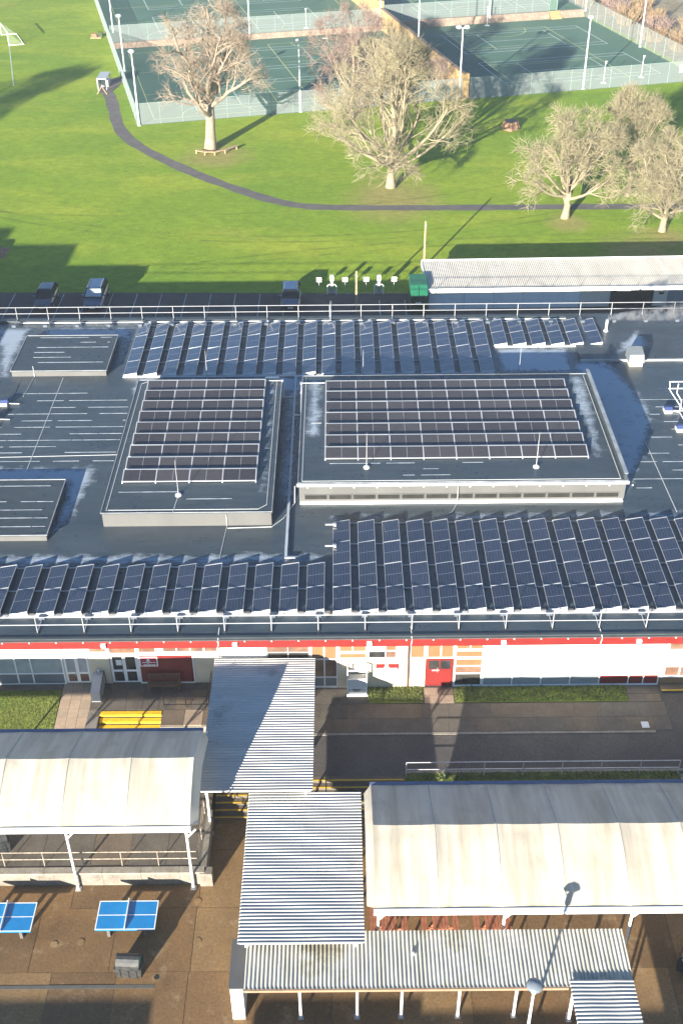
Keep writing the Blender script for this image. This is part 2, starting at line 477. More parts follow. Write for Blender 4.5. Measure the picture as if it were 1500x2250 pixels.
def panel_mat(name, lines_x, lines_y, base, halfline):
    """cells and busbars in the panel's own coordinates (x across 1.04, y along 2.09)"""
    m, nt, bs = nodes(name)
    tc = N(nt, 'ShaderNodeTexCoord')
    sep = N(nt, 'ShaderNodeSeparateXYZ')
    nt.links.new(tc.outputs['Object'], sep.inputs[0])
    def cellline(axis, pitch, width):
        a = math_(nt, 'ADD', sep.outputs[axis], 10*pitch)
        fr = math_(nt, 'FRACT', math_(nt, 'DIVIDE', a, pitch))
        d = math_(nt, 'ABSOLUTE', math_(nt, 'SUBTRACT', fr, .5))
        return math_(nt, 'GREATER_THAN', d, .5 - width/pitch/2)
    lx = cellline(0, lines_x[0], lines_x[1])
    ly = cellline(1, lines_y[0], lines_y[1])
    h = math_(nt, 'LESS_THAN', math_(nt, 'ABSOLUTE', sep.outputs[1]), halfline)
    oi = N(nt, 'ShaderNodeObjectInfo')
    b2 = mixc(nt, ramp(nt, oi.outputs['Random'], 0, 1), base, tuple(min(1, x*1.7+.004) for x in base))
    c = mixc(nt, math_(nt, 'MULTIPLY', lx, .5), b2, (.12,.15,.20))
    c = mixc(nt, math_(nt, 'MULTIPLY', ly, .25), c, (.085,.10,.15))
    c = mixc(nt, h, c, (.26,.28,.31))
    nt.links.new(c, bs.inputs['Base Color'])
    bs.inputs['Roughness'].default_value = .2
    bs.inputs['Specular IOR Level'].default_value = .7
    bs.inputs['Coat Weight'].default_value = 1.0
    bs.inputs['Coat Roughness'].default_value = .06
    bs.inputs['Coat IOR'].default_value = 1.6
    return m
M['pv'] = panel_mat('solar_cells', (.172,.010), (.0865,.004), (.011,.013,.022), .010)
M['pv_pod'] = panel_mat('solar_cells_brown', (.172,.006), (.0865,.004), (.026,.023,.022), .010)
M['pv_frame'] = mat('panel_frame', (.46,.48,.50), rough=.4, metal=.3)

def mesh_fence_mat(name, col, alpha):
    m, nt, bs = nodes(name)
    bs.inputs['Base Color'].default_value = rgb(col)
    bs.inputs['Roughness'].default_value = .6
    tr = N(nt, 'ShaderNodeBsdfTransparent')
    mx = N(nt, 'ShaderNodeMixShader')
    mx.inputs[0].default_value = alpha
    nt.links.new(tr.outputs[0], mx.inputs[1]); nt.links.new(bs.outputs[0], mx.inputs[2])
    nt.links.new(mx.outputs[0], nt.nodes['Material Output'].inputs[0])
    return m
M['mesh'] = mesh_fence_mat('fence_mesh', (.42,.47,.44), .27)
M['mesh_side'] = mesh_fence_mat('fence_mesh_edge_on', (.50,.53,.53), .40)
M['net'] = mesh_fence_mat('goal_net', (.7,.75,.7), .10)

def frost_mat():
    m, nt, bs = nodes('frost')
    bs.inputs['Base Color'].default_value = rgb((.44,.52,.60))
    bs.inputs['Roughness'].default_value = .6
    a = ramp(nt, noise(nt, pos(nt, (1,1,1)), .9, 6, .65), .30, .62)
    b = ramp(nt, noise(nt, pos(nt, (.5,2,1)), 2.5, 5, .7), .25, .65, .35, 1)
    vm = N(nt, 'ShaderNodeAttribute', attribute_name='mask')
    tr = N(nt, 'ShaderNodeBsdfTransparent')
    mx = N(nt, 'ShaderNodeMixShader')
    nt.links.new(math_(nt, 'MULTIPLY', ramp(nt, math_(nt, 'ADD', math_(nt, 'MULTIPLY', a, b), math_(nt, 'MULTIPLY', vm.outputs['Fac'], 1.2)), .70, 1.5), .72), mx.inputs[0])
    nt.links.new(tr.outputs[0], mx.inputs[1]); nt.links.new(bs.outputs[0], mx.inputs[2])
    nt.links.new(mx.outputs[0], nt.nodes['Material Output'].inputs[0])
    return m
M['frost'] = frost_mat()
rnd = random.Random(7)

# ================================================================== SETTING
ZG = 0.95       # field / terrace level, the lower yard is z = 0
ZR = 4.75       # flat roof
struct(MB().sheet([(-900,46.6),(900,46.6),(900,2200),(-900,2200)], ZG), 'ground', M['grass'])
struct(MB().sheet([(-900,-900),(900,-900),(900,46.6),(-900,46.6)], -.06), 'lower_ground', M['joint'])
struct(MB().sheet([(-120,85.0),(60,85.0),(60,98.0),(6.3,98.0),(-34,99.0),(-120,101.0)], ZG+.004), 'car_park', M['asphalt'])
pk = MB()
for k in range(-4, 12):
    x = -30.35 + 2.295*k
    if x > -.2: break
    pk.box(x-.045, x+.045, 93.4, 98.75-.013*(x+30.35)*2.2, ZG+.006, ZG+.010)
for x in (-.75, 3.65, 6.0):
    pk.box(x-.045, x+.045, 92.0, 96.5, ZG+.006, ZG+.010)
struct(pk, 'parking_lines', M['mark'])
struct(MB().beam((-1.6,98.02,ZG+.03),(6.2,97.9,ZG+.03),.08,.06), 'parking_kerb', M['kerb'])

# winding path across the field
path = [(-34.3,171.3),(-33.0,166.5),(-31.7,162.98),(-30.3,156.93),(-28.75,149.88),(-26.6,144.3),(-23.68,139.72),(-19.73,134.61),(-15.48,129.77),
        (-11.52,125.94),(-8.29,123.0),(-5.19,120.95),(-2.69,120.15),(2.76,119.83),(9.19,119.68),(17.59,119.62),(22.54,119.63),(30.93,119.57),(60,119.5)]
# smooth it (Chaikin)
for _ in range(2):
    q = [path[0]]
    for a, b in zip(path, path[1:]):
        q += [(a[0]*.75+b[0]*.25, a[1]*.75+b[1]*.25), (a[0]*.25+b[0]*.75, a[1]*.25+b[1]*.75)]
    path = q + [path[-1]]
pm = MB()
for i, p in enumerate(path):
    a = path[max(i-1,0)]; b = path[min(i+1,len(path)-1)]
    d = Vector((b[0]-a[0], b[1]-a[1])).normalized()
    w = .80 + .06*math.sin(i*1.7) + .05*math.sin(i*.63+1)
    pm.v += [(p[0]-d.y*w, p[1]+d.x*w, ZG+.008), (p[0]+d.y*w, p[1]-d.x*w, ZG+.008)]
for i in range(len(path)-1):
    pm.f.append((2*i+1, 2*i+3, 2*i+2, 2*i))
struct(pm, 'path', M['path'])

# ---- sports courts, in their own turned frame (s across, t away)
CA = R(13.8); CO = Vector((-26.1, 149.8))
def ST(s, t): return (CO.x + s*math.cos(CA) - t*math.sin(CA), CO.y + s*math.sin(CA) + t*math.cos(CA))
def strip(mb, s0, t0, s1, t1, w, z):
    a = Vector(ST(s0,t0)); b = Vector(ST(s1,t1)); d = (b-a).normalized(); n = Vector((-d.y, d.x))*w/2
    mb.add([(*(a+n),z),(*(a-n),z),(*(b-n),z),(*(b+n),z)], [(0,1,2,3)])
ZU = 1.65
def court(s0, s1, t0, t1, z, name):
    struct(MB().sheet([ST(s0,t0),ST(s1,t0),ST(s1,t1),ST(s0,t1)], z), name, M['court'])
court(0, 45, 0, 40.8, ZG+.004, 'court')
court(45.3, 81, -.3, 41, ZG+.006, 'court')
court(0, 45, 41.6, 84, ZU, 'court')
court(45.3, 81, 42.3, 86, ZU+.3, 'court')
def court_lines(s0, base, t0, z):
    w, y = MB(), MB()
    W = .13
    for k, tb in enumerate((t0, t0+18.2)):
        lo, hi = tb, tb+12.6
        strip(w, base[0], lo, base[0], hi, W, z); strip(w, base[1], lo, base[1], hi, W, z)
        for t in (lo, lo+1.5, hi-1.5, hi): strip(w, base[0], t, base[1], t, W, z+.0005*k)
        for s in base[2:]: strip(w, s, lo+1.5, s, hi-1.5, W, z+.001)
        strip(w, base[2], (lo+hi)/2, base[3], (lo+hi)/2, W, z+.002)
    return w, y
def netball(y, s0, s1, t0, t1, z):
    W = .12
    strip(y, s0, t0, s0, t1, W, z+.003); strip(y, s1, t0, s1, t1, W, z+.003)
    for t in (t0, t0+(t1-t0)/3, t0+2*(t1-t0)/3, t1): strip(y, s0, t, s1, t, W, z+.003)
    for tc, sg in ((t0, 1), (t1, -1)):
        c = (s0+s1)/2; prev = None
        for i in range(17):
            a = math.pi*i/16
            p = (c + 4.9*math.cos(a), tc + sg*4.9*math.sin(a))
            if prev: strip(y, prev[0], prev[1], p[0], p[1], W, z+.003)
            prev = p
for (s0, base, t0, z, nb) in ((0, (8.5,35.7,14.7,29.4), 4.3, ZG+.009, ((2.4,19.7,2,37.2),(24.5,41.8,2.6,37.2))),
                              (0, (8.5,35.7,14.7,29.4), 45.6, ZU+.005, ((2.4,19.7,43.3,78),(24.5,41.8,43.3,78))),
                              (45, (53,76.7,58.6,70.3), 4.6, ZG+.011, ((54.2,71.5,4.0,36.3),)),
                              (45, (53,76.7,58.6,70.3), 46.6, ZU+.305, ((54.2,71.5,45,80),))):
    w, y = court_lines(s0, base, t0, z)
    for n in nb: netball(y, *n, z)
    struct(w, 'court_lines', M['line']); struct(y, 'netball_lines', M['line_y'])
# sleeper banks between the lower and the upper courts
def bank(s0, s1, t0, t1, z0, z1, label):
    mb = MB(); a, b, c, d = ST(s0,t0), ST(s1,t0), ST(s1,t1), ST(s0,t1)
    lo = [(*a,z0-.1),(*b,z0-.1),(*d[:0],*c,z0-.1),(*d,z0-.1)]
    a2, b2 = ST(s0,t0+(t1-t0)*.6), ST(s1,t0+(t1-t0)*.6)
    hi = [(*a2,z1),(*b2,z1),(*c,z1),(*d,z1)]
    mb.hexa(lo, hi)
    tag(put(mb, 'planted_bank', M['bank']), label, 'bank')
bank(.4, 44.8, 40.7, 41.7, ZG, ZU+.05, 'low pinkish brown bank between the two green courts left of the brick wall')
bank(45.4, 74.5, 41.0, 42.4, ZG, ZU+.33, 'brown planted bank between the two green courts right of the brick wall')
bank(76.6, 80.9, 41.0, 42.4, ZG, ZU+.33, 'short end of brown planted bank beside small wooden court steps')
def court_steps(s0, s1, tlo, thi, z0, z1, n, label):
    c = ST((s0+s1)/2, tlo)
    t = thing('timber_steps', label, 'steps', (c[0],c[1],z0))
    for i in range(n):
        ta = tlo + (thi-tlo)*i/n; z = z0 + (z1-z0)*(i+1)/n
        mb = MB(); a, b, cc, d = ST(s0,ta), ST(s1,ta), ST(s1,thi), ST(s0,thi)
        mb.hexa([(*a,z0-.02),(*b,z0-.02),(*cc,z0-.02),(*d,z0-.02)], [(*a,z),(*b,z),(*cc,z),(*d,z)])
        st_ = put(mb, 'step', M['step_timber'], t)
        nb = MB(); e, f = ST(s0,ta+.06), ST(s1,ta+.06)
        nb.beam((*e,z+.012),(*f,z+.012),.14,.02)
        put(nb, 'nosing', M['nosing_pale'], st_)
M['step_timber'] = mat('step_timber', (.36,.22,.10), (.30,.18,.08), 3, rough=.8)
M['nosing_pale'] = mat('step_nosing', (.62,.48,.20), rough=.7)
court_steps(74.6, 76.5, 40.6, 42.4, ZG, ZU+.3, 4, 'small timber steps in the brown bank up to the far right court')
court_steps(77.6, 81.4, -6.2, -.2, ZG-.1, ZG+.75, 8, 'timber steps with pale nosings at right edge below the court gate')

# ---- brick wall between the courts (each coping stone is a piece)
c0, c1 = ST(44.85,-.3), ST(44.85,90)
wl = thing('brick_wall', 'tall sunlit yellow brick wall dividing the green courts', 'wall', (c0[0],c0[1],ZG))
mb = MB()
for t0, t1, h in ((-.3,43,3.2),(43.01,90,4.0)):
    a, b, c, d = ST(44.65,t0), ST(45.05,t0), ST(45.05,t1), ST(44.65,t1)
    mb.hexa([(*a,ZG-.1),(*b,ZG-.1),(*c,ZG-.1),(*d,ZG-.1)], [(*a,ZG+h),(*b,ZG+h),(*c,ZG+h),(*d,ZG+h)])
put(mb, 'wall_face', M['brick'], wl)
for k in range(30):
    t0 = -.35 + k*3.0; h = 3.2 if t0 < 42.5 else 4.0
    a, b, c, d = ST(44.58,t0), ST(45.12,t0), ST(45.12,t0+2.95), ST(44.58,t0+2.95)
    put(MB().hexa([(*a,ZG+h+.004),(*b,ZG+h+.004),(*c,ZG+h+.004),(*d,ZG+h+.004)],
                  [(*a,ZG+h+.1),(*b,ZG+h+.1),(*c,ZG+h+.1),(*d,ZG+h+.1)]), 'coping', M['brickcap'], wl)
for t in (-.1, 42.6):
    a, b, c, d = ST(44.45,t-.3), ST(45.25,t-.3), ST(45.25,t+.35), ST(44.45,t+.35)
    h = 3.45 if t < 0 else 4.3
    put(MB().hexa([(*a,ZG-.1),(*b,ZG-.1),(*c,ZG-.1),(*d,ZG-.1)], [(*a,ZG+h),(*b,ZG+h),(*c,ZG+h),(*d,ZG+h)]), 'pier', M['brick'], wl)

# ---- mesh fences
def fence(pts, z0, h, label, mesh_m, step=3.0, gap=None):
    a0 = ST(*pts[0])
    t = thing('mesh_fence', label, 'fence', (a0[0],a0[1],z0))
    for p, q in zip(pts, pts[1:]):
        a, b = Vector(ST(*p)), Vector(ST(*q)); L = (b-a).length; n = max(1, round(L/step))
        for i in range(n):
            u, v = a.lerp(b, i/n), a.lerp(b, (i+1)/n)
            put(MB().add([(*u,z0+.02),(*v,z0+.02),(*v,z0+h),(*u,z0+h)], [(0,1,2,3)]), 'mesh_panel', mesh_m, t)
        for i in range(n+1):
            u = a.lerp(b, i/n)
            put(MB().tube([(*u,z0-.1),(*u,z0+h+.04)], .035, 5), 'post', M['post_green'], t)
        put(MB().tube([(*a,z0+h),(*b,z0+h)], .022, 4), 'top_rail', M['post_green'], t)
M['post_green'] = mat('fence_post', (.20,.27,.25), rough=.5)
fence([(.1,.1),(44.4,.1)], ZG, 2.75, 'grey green mesh fence along front of left court behind the oak', M['mesh'])
fence([(0,.2),(0,84)], ZG, 2.75, 'mesh fence seen edge on beside the football field', M['mesh_side'])
fence([(.2,41.75),(44.4,41.75)], ZU, 2.6, 'mesh fence above pinkish bank between the left courts', M['mesh'])
fence([(45.5,-.25),(78.2,-.25)], ZG, 2.85, 'grey mesh fence along front of right court beside the stump', M['mesh'])
fence([(45.5,42.5),(74.6,42.5)], ZU+.3, 2.6, 'mesh fence above brown bank between the right courts', M['mesh'])
fence([(81,.2),(81,88)], ZG, 3.0, 'mesh fence along right side of courts beside the scrub', M['mesh'])
# gates
def gate(s, t, z, label):
    c = ST(s, t)
    g = thing('court_gate', label, 'gate', (c[0],c[1],z))
    a, b = ST(s-.7,t), ST(s+.7,t)
    for p in (a, b): put(MB().tube([(*p,z),(*p,z+2.5)], .05, 6), 'gate_post', M['post_green'], g)
    put(MB().beam((*a,z+2.45),(*b,z+2.45),.06,.06), 'lintel', M['post_green'], g)
    put(MB().add([(*a,z+.05),(*b,z+.05),(*b,z+2.4),(*a,z+2.4)], [(0,1,2,3)]), 'gate_leaf', M['gate_dark'], g)
M['gate_dark'] = mesh_fence_mat('gate_leaf_mesh', (.10,.17,.13), .75)
gate(79.0, -.2, ZG+.75, 'dark green court gate above timber steps at right edge')
gate(75.5, 42.5, ZU+.3, 'dark green court gate above small steps on far bank')
# notice on the fence
c = ST(77.3,-.33)
ns = thing('fence_sign', 'white notice board fixed to mesh fence near right court gate', 'sign', (c[0],c[1],ZG+1.4))
a, b = ST(76.8,-.36), ST(77.7,-.36)
put(MB().beam((*a,ZG+1.9),(*b,ZG+1.9),.03,1.1), 'board', M['paper'], ns)

# ---- floodlight masts
def floodlight(x, y, z, h, label, heads=1):
    t = thing('floodlight', label, 'floodlight', (x,y,z), 'court floodlights')
    put(MB().tube([(0,0,-.1),(0,0,h*.45),(0,0,h)], [.13,.11,.075], 8), 'mast', M['galv_pale'], t, False)
    put(MB().box(-.2,.2,-.2,.2,0,.06), 'base_plate', M['galv_pale'], t, False)
    offs = [0] if heads == 1 else [-.55,.55]
    if heads > 1: put(MB().beam((-.7,0,h),(.7,0,h),.07,.07), 'cross_arm', M['galv_pale'], t, False)
    for ox in offs:
        ln = put(MB().lathe([(.12,-.02),(.36,.02),(.42,.14),(.30,.30),(.08,.36)], 12, (ox,0,h)), 'lamp_head', M['galv_pale'], t, False)
        l2 = put(MB().lathe([(.28,-.05),(.28,-.022)], 12, (ox,0,h)), 'lens', M['headlamp'], ln, False)
    return t
M['galv_pale'] = mat('pale_mast', (.66,.67,.67), (.58,.59,.60), 2, rough=.45)
for x, y, z, h, lab, hd in (
    (-25.86,149.8,ZG,9.1,'floodlight mast at near left corner of the left court',1),
    (-31.75,176.5,ZG,7.6,'floodlight mast beside fence midway up the left court',1),
    (-36.7,197.5,ZG,8.6,'floodlight mast beside fence behind the grey slab bench',1),
    (-14.24,195.8,ZG+.2,10.2,'floodlight mast on pinkish bank behind the oak',1),
    (-5.02,155.16,ZG,9.0,'floodlight mast at front of left court right of the oak',1),
    (7.17,201.6,ZG,9.6,'floodlight mast beside far part of the brick wall',1),
    (12.29,181.5,ZG,10.2,'floodlight mast halfway along the brick wall',1),
    (16.83,161.5,ZG,9.0,'twin headed floodlight mast at near end of brick wall',2),
    (34.5,164.8,ZG,9.4,'floodlight mast at front of right court above the tree tops',1),
    (47.6,188.05,ZG,8.6,'floodlight mast beside right court fence and brown scrub',1),
    (42.9,210.2,ZU,9.5,'floodlight mast at far corner beside small court steps',1),
    (25.78,205.4,ZU,9.5,'floodlight mast on brown bank of the right courts',1)):
    floodlight(x, y, z, h, lab, hd)
# netball posts
def netpost(s, t, z, label, red=False):
    c = ST(s,t)
    n = thing('netball_post', label, 'goal post', (c[0],c[1],z), 'netball posts')
    put(MB().tube([(0,0,0),(0,0,3.05)], .05, 6), 'pole', M['redpost'] if red else M['galv_pale'], n, False)
    ring = [(.2*math.cos(a*math.pi/6), -.3+.2*math.sin(a*math.pi/6), 3.05) for a in range(13)]
    put(MB().tube(ring, .02, 4, False), 'ring', M['galv_pale'], n, False)
    put(MB().lathe([(.19,-.02),(.1,-.4)], 8, (0,-.3,3.05)), 'net', M['net'], n, False)
    put(MB().box(-.35,.35,-.3,.3,0,.08), 'foot', M['galv_pale'], n, False)
M['redpost'] = mat('red_post', (.36,.06,.05), rough=.5)
netpost(34.2, 38.5, ZG, 'netball post with red pole at back of left court', True)
netpost(32.2, 43.2, ZU, 'pale netball post behind fence of the far left court')
netpost(66.5, 2.2, ZG, 'netball post at front of right court beside floodlight')
netpost(73.0, 3.5, ZG, 'faint netball post near right front corner of right court')
netpost(62.5, 39.5, ZG, 'netball post at back of right court below brown bank')

# ---- football goal, stump, tree bench, small furniture on the field
g = thing('football_goal', 'white football goal with net at top left of field', 'goal', (-55,200,ZG))
gp = [(-52.7,192.4),(-55.6,199.4)]
put(MB().tube([(*gp[0],ZG),(*gp[0],ZG+2.1)], .06, 6), 'goal_post', M['white'], g)
put(MB().tube([(*gp[1],ZG),(*gp[1],ZG+2.1)], .06, 6), 'goal_post', M['white'], g)
put(MB().tube([(*gp[0],ZG+2.1),(*gp[1],ZG+2.1)], .06, 6), 'crossbar', M['white'], g)
bk = [(-50.4,192.9),(-53.2,199.9)]
put(MB().tube([(*gp[0],ZG+.05),(*bk[0],ZG+.05),(*bk[1],ZG+.05),(*gp[1],ZG+.05)], .05, 5), 'ground_frame', M['white'], g)
put(MB().add([(*gp[0],ZG+2.1),(*gp[1],ZG+2.1),(*bk[1],ZG+.05),(*bk[0],ZG+.05),(*gp[0],ZG+.05),(*gp[1],ZG+.05)], [(0,1,2,3),(0,3,4),(1,5,2)]), 'net', M['net'], g)
struct(MB().beam((-52.6,192.1,ZG+.006),(-46.6,168.9,ZG+.006),.12,.004), 'pitch_line', M['line'])

s = thing('tree_stump', 'sawn reddish brown tree stump with dark side on the grass', 'stump', (22.1,147.3,ZG))
sp = []
r2 = random.Random(3)
for z, r0 in ((-.05,1.25),(.25,1.05),(.7,.92),(.95,.88)):
    sp.append([(22.1+r0*(1+.14*math.sin(3*a+1)+.08*math.sin(7*a))*math.cos(a), 147.3+r0*(1+.14*math.sin(3*a+1)+.08*math.sin(7*a))*math.sin(a), ZG+z) for a in [2*math.pi*k/20 for k in range(20)]])
mb = MB(); b = 0
for ring in sp: mb.v += ring
for i in range(3):
    for k in range(20): mb.f.append((i*20+k, i*20+(k+1)%20, (i+1)*20+(k+1)%20, (i+1)*20+k))
put(mb, 'trunk_side', M['stump'], s)
mb = MB(); mb.v = sp[3]; mb.f = [tuple(range(20))]
put(mb, 'cut_face', M['stump_top'] if 'stump_top' in M else M['stump'], s)

b = thing('curved_bench', 'low curved timber bench on grass below the oak', 'bench', (-15,138.2,ZG))
pts = [(-17.3,138.35),(-16.2,137.75),(-15.0,137.7),(-13.8,138.4),(-12.5,139.9)]
for p, q in zip(pts, pts[1:]):
    put(MB().beam((*p,ZG+.45),(*q,ZG+.45),.4,.07), 'seat_plank', M['pole'], b)
for p in pts: put(MB().tube([(*p,ZG),(*p,ZG+.42)], .1, 6), 'leg', M['pole'], b)

b = thing('slab_bench', 'small brown slab seat with dark planter beside left court fence', 'bench', (-39.3,197.5,ZG))
put(MB().box(-40.4,-38.6,196.6,198.2,ZG,ZG+.12), 'slab', M['slab3'], b)
put(MB().box(-40.2,-39.4,197.0,197.7,ZG+.12,ZG+.6), 'seat_block', M['redwood'], b)
put(MB().box(-39.2,-38.5,197.4,198.0,ZG+.12,ZG+.75), 'planter', M['shrub_green'] if 'shrub_green' in M else M['bin_dark'], b)

k = thing('grey_shelter', 'small grey metal shelter on slab at the end of the path', 'shelter', (-33.2,168,ZG))
put(MB().prism([(-34.6,172.2),(-31.0,173.0),(-31.2,170.6),(-31.9,165.0),(-33.6,164.8)], ZG, ZG+.03), 'slab', M['path'], k)
put(MB().box(-34.0,-32.6,166.0,169.6,ZG+1.55,ZG+1.7), 'roof', M['steelbox'], k)
for x in (-33.9,-32.7):
    for y in (166.1,169.5): put(MB().beam((x,y,ZG),(x,y,ZG+1.55),.1,.1), 'leg', M['steelbox'], k)
put(MB().box(-34.0,-33.9,166.1,169.5,ZG+.4,ZG+1.5), 'side_panel', M['steelbox'], k)
put(MB().box(-33.8,-32.8,168.0,169.3,ZG,ZG+.9), 'locker', M['galv'], k)
for x in (-33.8,-32.4):
    put(MB().tube([(x,164.2,ZG),(-33.1,164.6,ZG+1.0)], .05, 5), 'barrier_bar', M['pole'], k)

# ================================================================== TREES
class TreeGen:
    def __init__(s, seed, H, RX, zc, RZ, zlow, droop=0.0, up=.12, twig_r=.022, dens=1.0, wob=.22):
        s.r = random.Random(seed); s.H = H; s.RX = RX; s.zc = zc; s.RZ = RZ; s.zlow = zlow
        s.droop = droop; s.up = up; s.twig_r = twig_r; s.dens = dens; s.wob = wob
        s.crown = MB(); s.limbs = MB(); s.cone = 2.0
        s.lobes = [(s.r.uniform(0, 6.28), s.r.uniform(.06,.16), s.r.randint(2,5)) for _ in range(3)]
    def inside(s, p):
        dx, dy, dz = p[0], p[1], p[2]-s.zc
        a = math.atan2(dy, dx)
        k = 1 + sum(m*math.sin(n*a + ph + dz*.4) for ph, m, n in s.lobes)
        rz = s.RZ if dz > 0 else (s.zc - s.zlow)
        return (dx*dx+dy*dy)/(s.RX*k)**2 + (abs(dz)/rz)**(s.cone if dz > 0 else 2)
    def limb(s, p, d, L, r0, level, maxl):
        R_ = s.r
        nseg = (7, 5, 4, 3, 2)[min(level, 4)]
        sides = (7, 5, 4, 3, 3)[min(level, 4)]
        pts = [p]; rad = [r0]; cur = p.copy(); dd = d.normalized()
        r1 = max(r0*.30, s.twig_r*.45)
        for i in range(nseg):
            w = s.wob*(1.0 + .25*level)
            dd = dd + Vector((R_.gauss(0,w), R_.gauss(0,w), R_.gauss(0,w*.8)))*.6
            tr = s.up if level < 2 else s.up*.6
            dd.z += tr*.5 - (s.droop*(i/nseg)*.7 if level >= 1 else 0)
            dd.normalize()
            nxt = cur + dd*(L/nseg)
            if s.inside(nxt) > (1.0 + R_.uniform(-.2,.12) if level < maxl else 1.35):
                if i < 1: 
                    nxt = cur + dd*(L/nseg*.4)
                    pts.append(nxt); rad.append(r1); cur = nxt
                break
            cur = nxt; pts.append(cur.copy()); rad.append(r0 + (r1-r0)*(i+1)/nseg)
        if len(pts) < 2: return
        rad[-1] = min(rad[-1], max(r1, s.twig_r*.4))
        (s.limbs if level < 2 else s.crown).tube(pts, rad, sides, False)
        if level >= maxl: return
        nchild = int(round((7, 5, 4, 2.6)[min(level, 3)]*s.dens*R_.uniform(.8,1.25)))
        for c in range(nchild):
            f = R_.uniform(.22, 1.0)**.85
            x = f*(len(pts)-1); i = min(int(x), len(pts)-2); q = pts[i].lerp(pts[i+1], x-i)
            pd = (pts[i+1]-pts[i]).normalized()
            ang = R_.uniform(.40, .95)
            axis = pd.orthogonal().normalized(); axis.rotate(Matrix.Rotation(R_.uniform(0, 6.283), 3, pd))
            nd = pd*math.cos(ang) + axis*math.sin(ang)
            nl = L*R_.uniform(.42,.66)*(1.15-.5*f)
            nr = max(rad[i]*R_.uniform(.42,.6), s.twig_r)
            if level+1 >= maxl: nr = s.twig_r; nl = max(nl*1.25, .9)
            s.limb(q, nd, nl, nr, level+1, maxl)

def tree(name, label, x, y, H, RX, zc, RZ, zlow, tr, th, nl, mats, seed, droop=0, up=.12, twig=.022, dens=1.0, maxl=4,
         lean=(0,0), ang=(.5,1.25), group='bare winter trees', wob=.22, leader=True, cone=2.0):
    g = TreeGen(seed, H, RX, zc, RZ, zlow, droop, up, twig, dens, wob)
    g.cone = cone
    R_ = g.r
    root = thing(name, label, 'tree', (x,y,ZG), group)
    # trunk with a flared foot
    tp = []; rr = []
    nseg = 6
    for i in range(nseg+1):
        f = i/nseg
        tp.append(Vector((lean[0]*f + R_.gauss(0,.05)*f, lean[1]*f + R_.gauss(0,.05)*f, th*f - .1)))
        rr.append(tr*(1.35 if i == 0 else 1.08 if i == 1 else 1.0-.28*f))
    put(MB().tube(tp, rr, 10), 'trunk', mats[0], root, False, True)
    top = tp[-1]
    if leader:
        g.limb(top, Vector((R_.uniform(-.15,.15), R_.uniform(-.15,.15), 1)), (H-th)*.92, rr[-1]*.85, 0, maxl)
    for k in range(nl):
        az = 2*math.pi*(k + R_.uniform(-.3,.3))/nl*1.0 + (k % 2)*.35
        a = ang[0] + (ang[1]-ang[0])*((k*0.618) % 1.0)
        d = Vector((math.cos(az)*math.sin(a), math.sin(az)*math.sin(a), math.cos(a)))
        f = R_.uniform(.55,1.0) if a > .8 else 1.0
        p0 = tp[0].lerp(top, f)
        L = math.hypot(RX*math.sin(a), (H-th)*math.cos(a))*R_.uniform(.85,1.05)
        g.limb(p0, d, L, tr*R_.uniform(.34,.5), 0, maxl)
    put(g.limbs, 'limbs', mats[0], root, False, True)
    put(g.crown, 'crown', mats[1], root, False, True)
    return root
PALE = (M['bark'], M['twig']); OAK = (M['bark_oak'], M['twig_oak']); RED = (M['bark_oak'], M['twig_red'])
oak = tree('oak_tree', 'tall bare oak with thick trunk in front of the left court', -15.7, 139.9, 17.2, 7.6, 9.6, 7.8, 3.6, .66, 6.0, 11, OAK, 13, 0, .10, .018, 1.0, 4, (.3,0), (.35,1.35), wob=.28)
big = tree('bare_tree', 'largest bare dome shaped tree below the brick wall', 5.9, 126.2, 16.2, 9.2, 4.6, 11.8, 1.4, .52, 3.0, 20, PALE, 8, .04, .12, .018, 1.0, 4, (0,0), (.12,1.5), wob=.17, cone=1.35)
tree('bare_tree', 'pale bare tree with drooping twigs standing below the path, left of two others', 24.0, 116.4, 11.6, 6.2, 5.6, 6.2, 1.0, .40, 3.0, 13, PALE, 21, .30, .12, .018, .95, 4, (.2,0), (.3,1.4))
tree('bare_tree', 'slender leaning bare tree between the two pale trees at right', 31.9, 122.8, 11.6, 3.8, 7.0, 5.0, 3.2, .26, 4.6, 8, PALE, 35, .05, .2, .018, 1.0, 4, (.35,.1), (.3,1.0))
tree('bare_tree', 'pale bare tree cut off by right edge of the picture', 33.4, 112.5, 9.4, 6.0, 4.6, 5.2, .9, .36, 2.4, 13, PALE, 44, .32, .12, .018, .95, 4, (.1,0), (.3,1.4))
tree('bare_tree', 'reddish bare tree behind the largest tree against the brick wall', 1.8, 152.5, 13.5, 6.6, 6.5, 7.4, .8, .32, 3.2, 10, RED, 52, .05, .12, .018, 1.0, 4, (0,0), (.3,1.4))
t7 = tree('bare_tree', 'small reddish bush tree at foot of the sunlit brick wall', 13.6, 163.5, 4.5, 3.0, 2.2, 2.4, .2, .14, .8, 7, RED, 61, .1, .1, .022, .8, 3, (0,0), (.3,1.3))
# tree beyond the left edge whose shadow falls across the football field
o = dup(big, (-61, 131, ZG), 'bare tree beyond left edge shading the football field', 1.1)
o.scale = (.85,.85,.75)
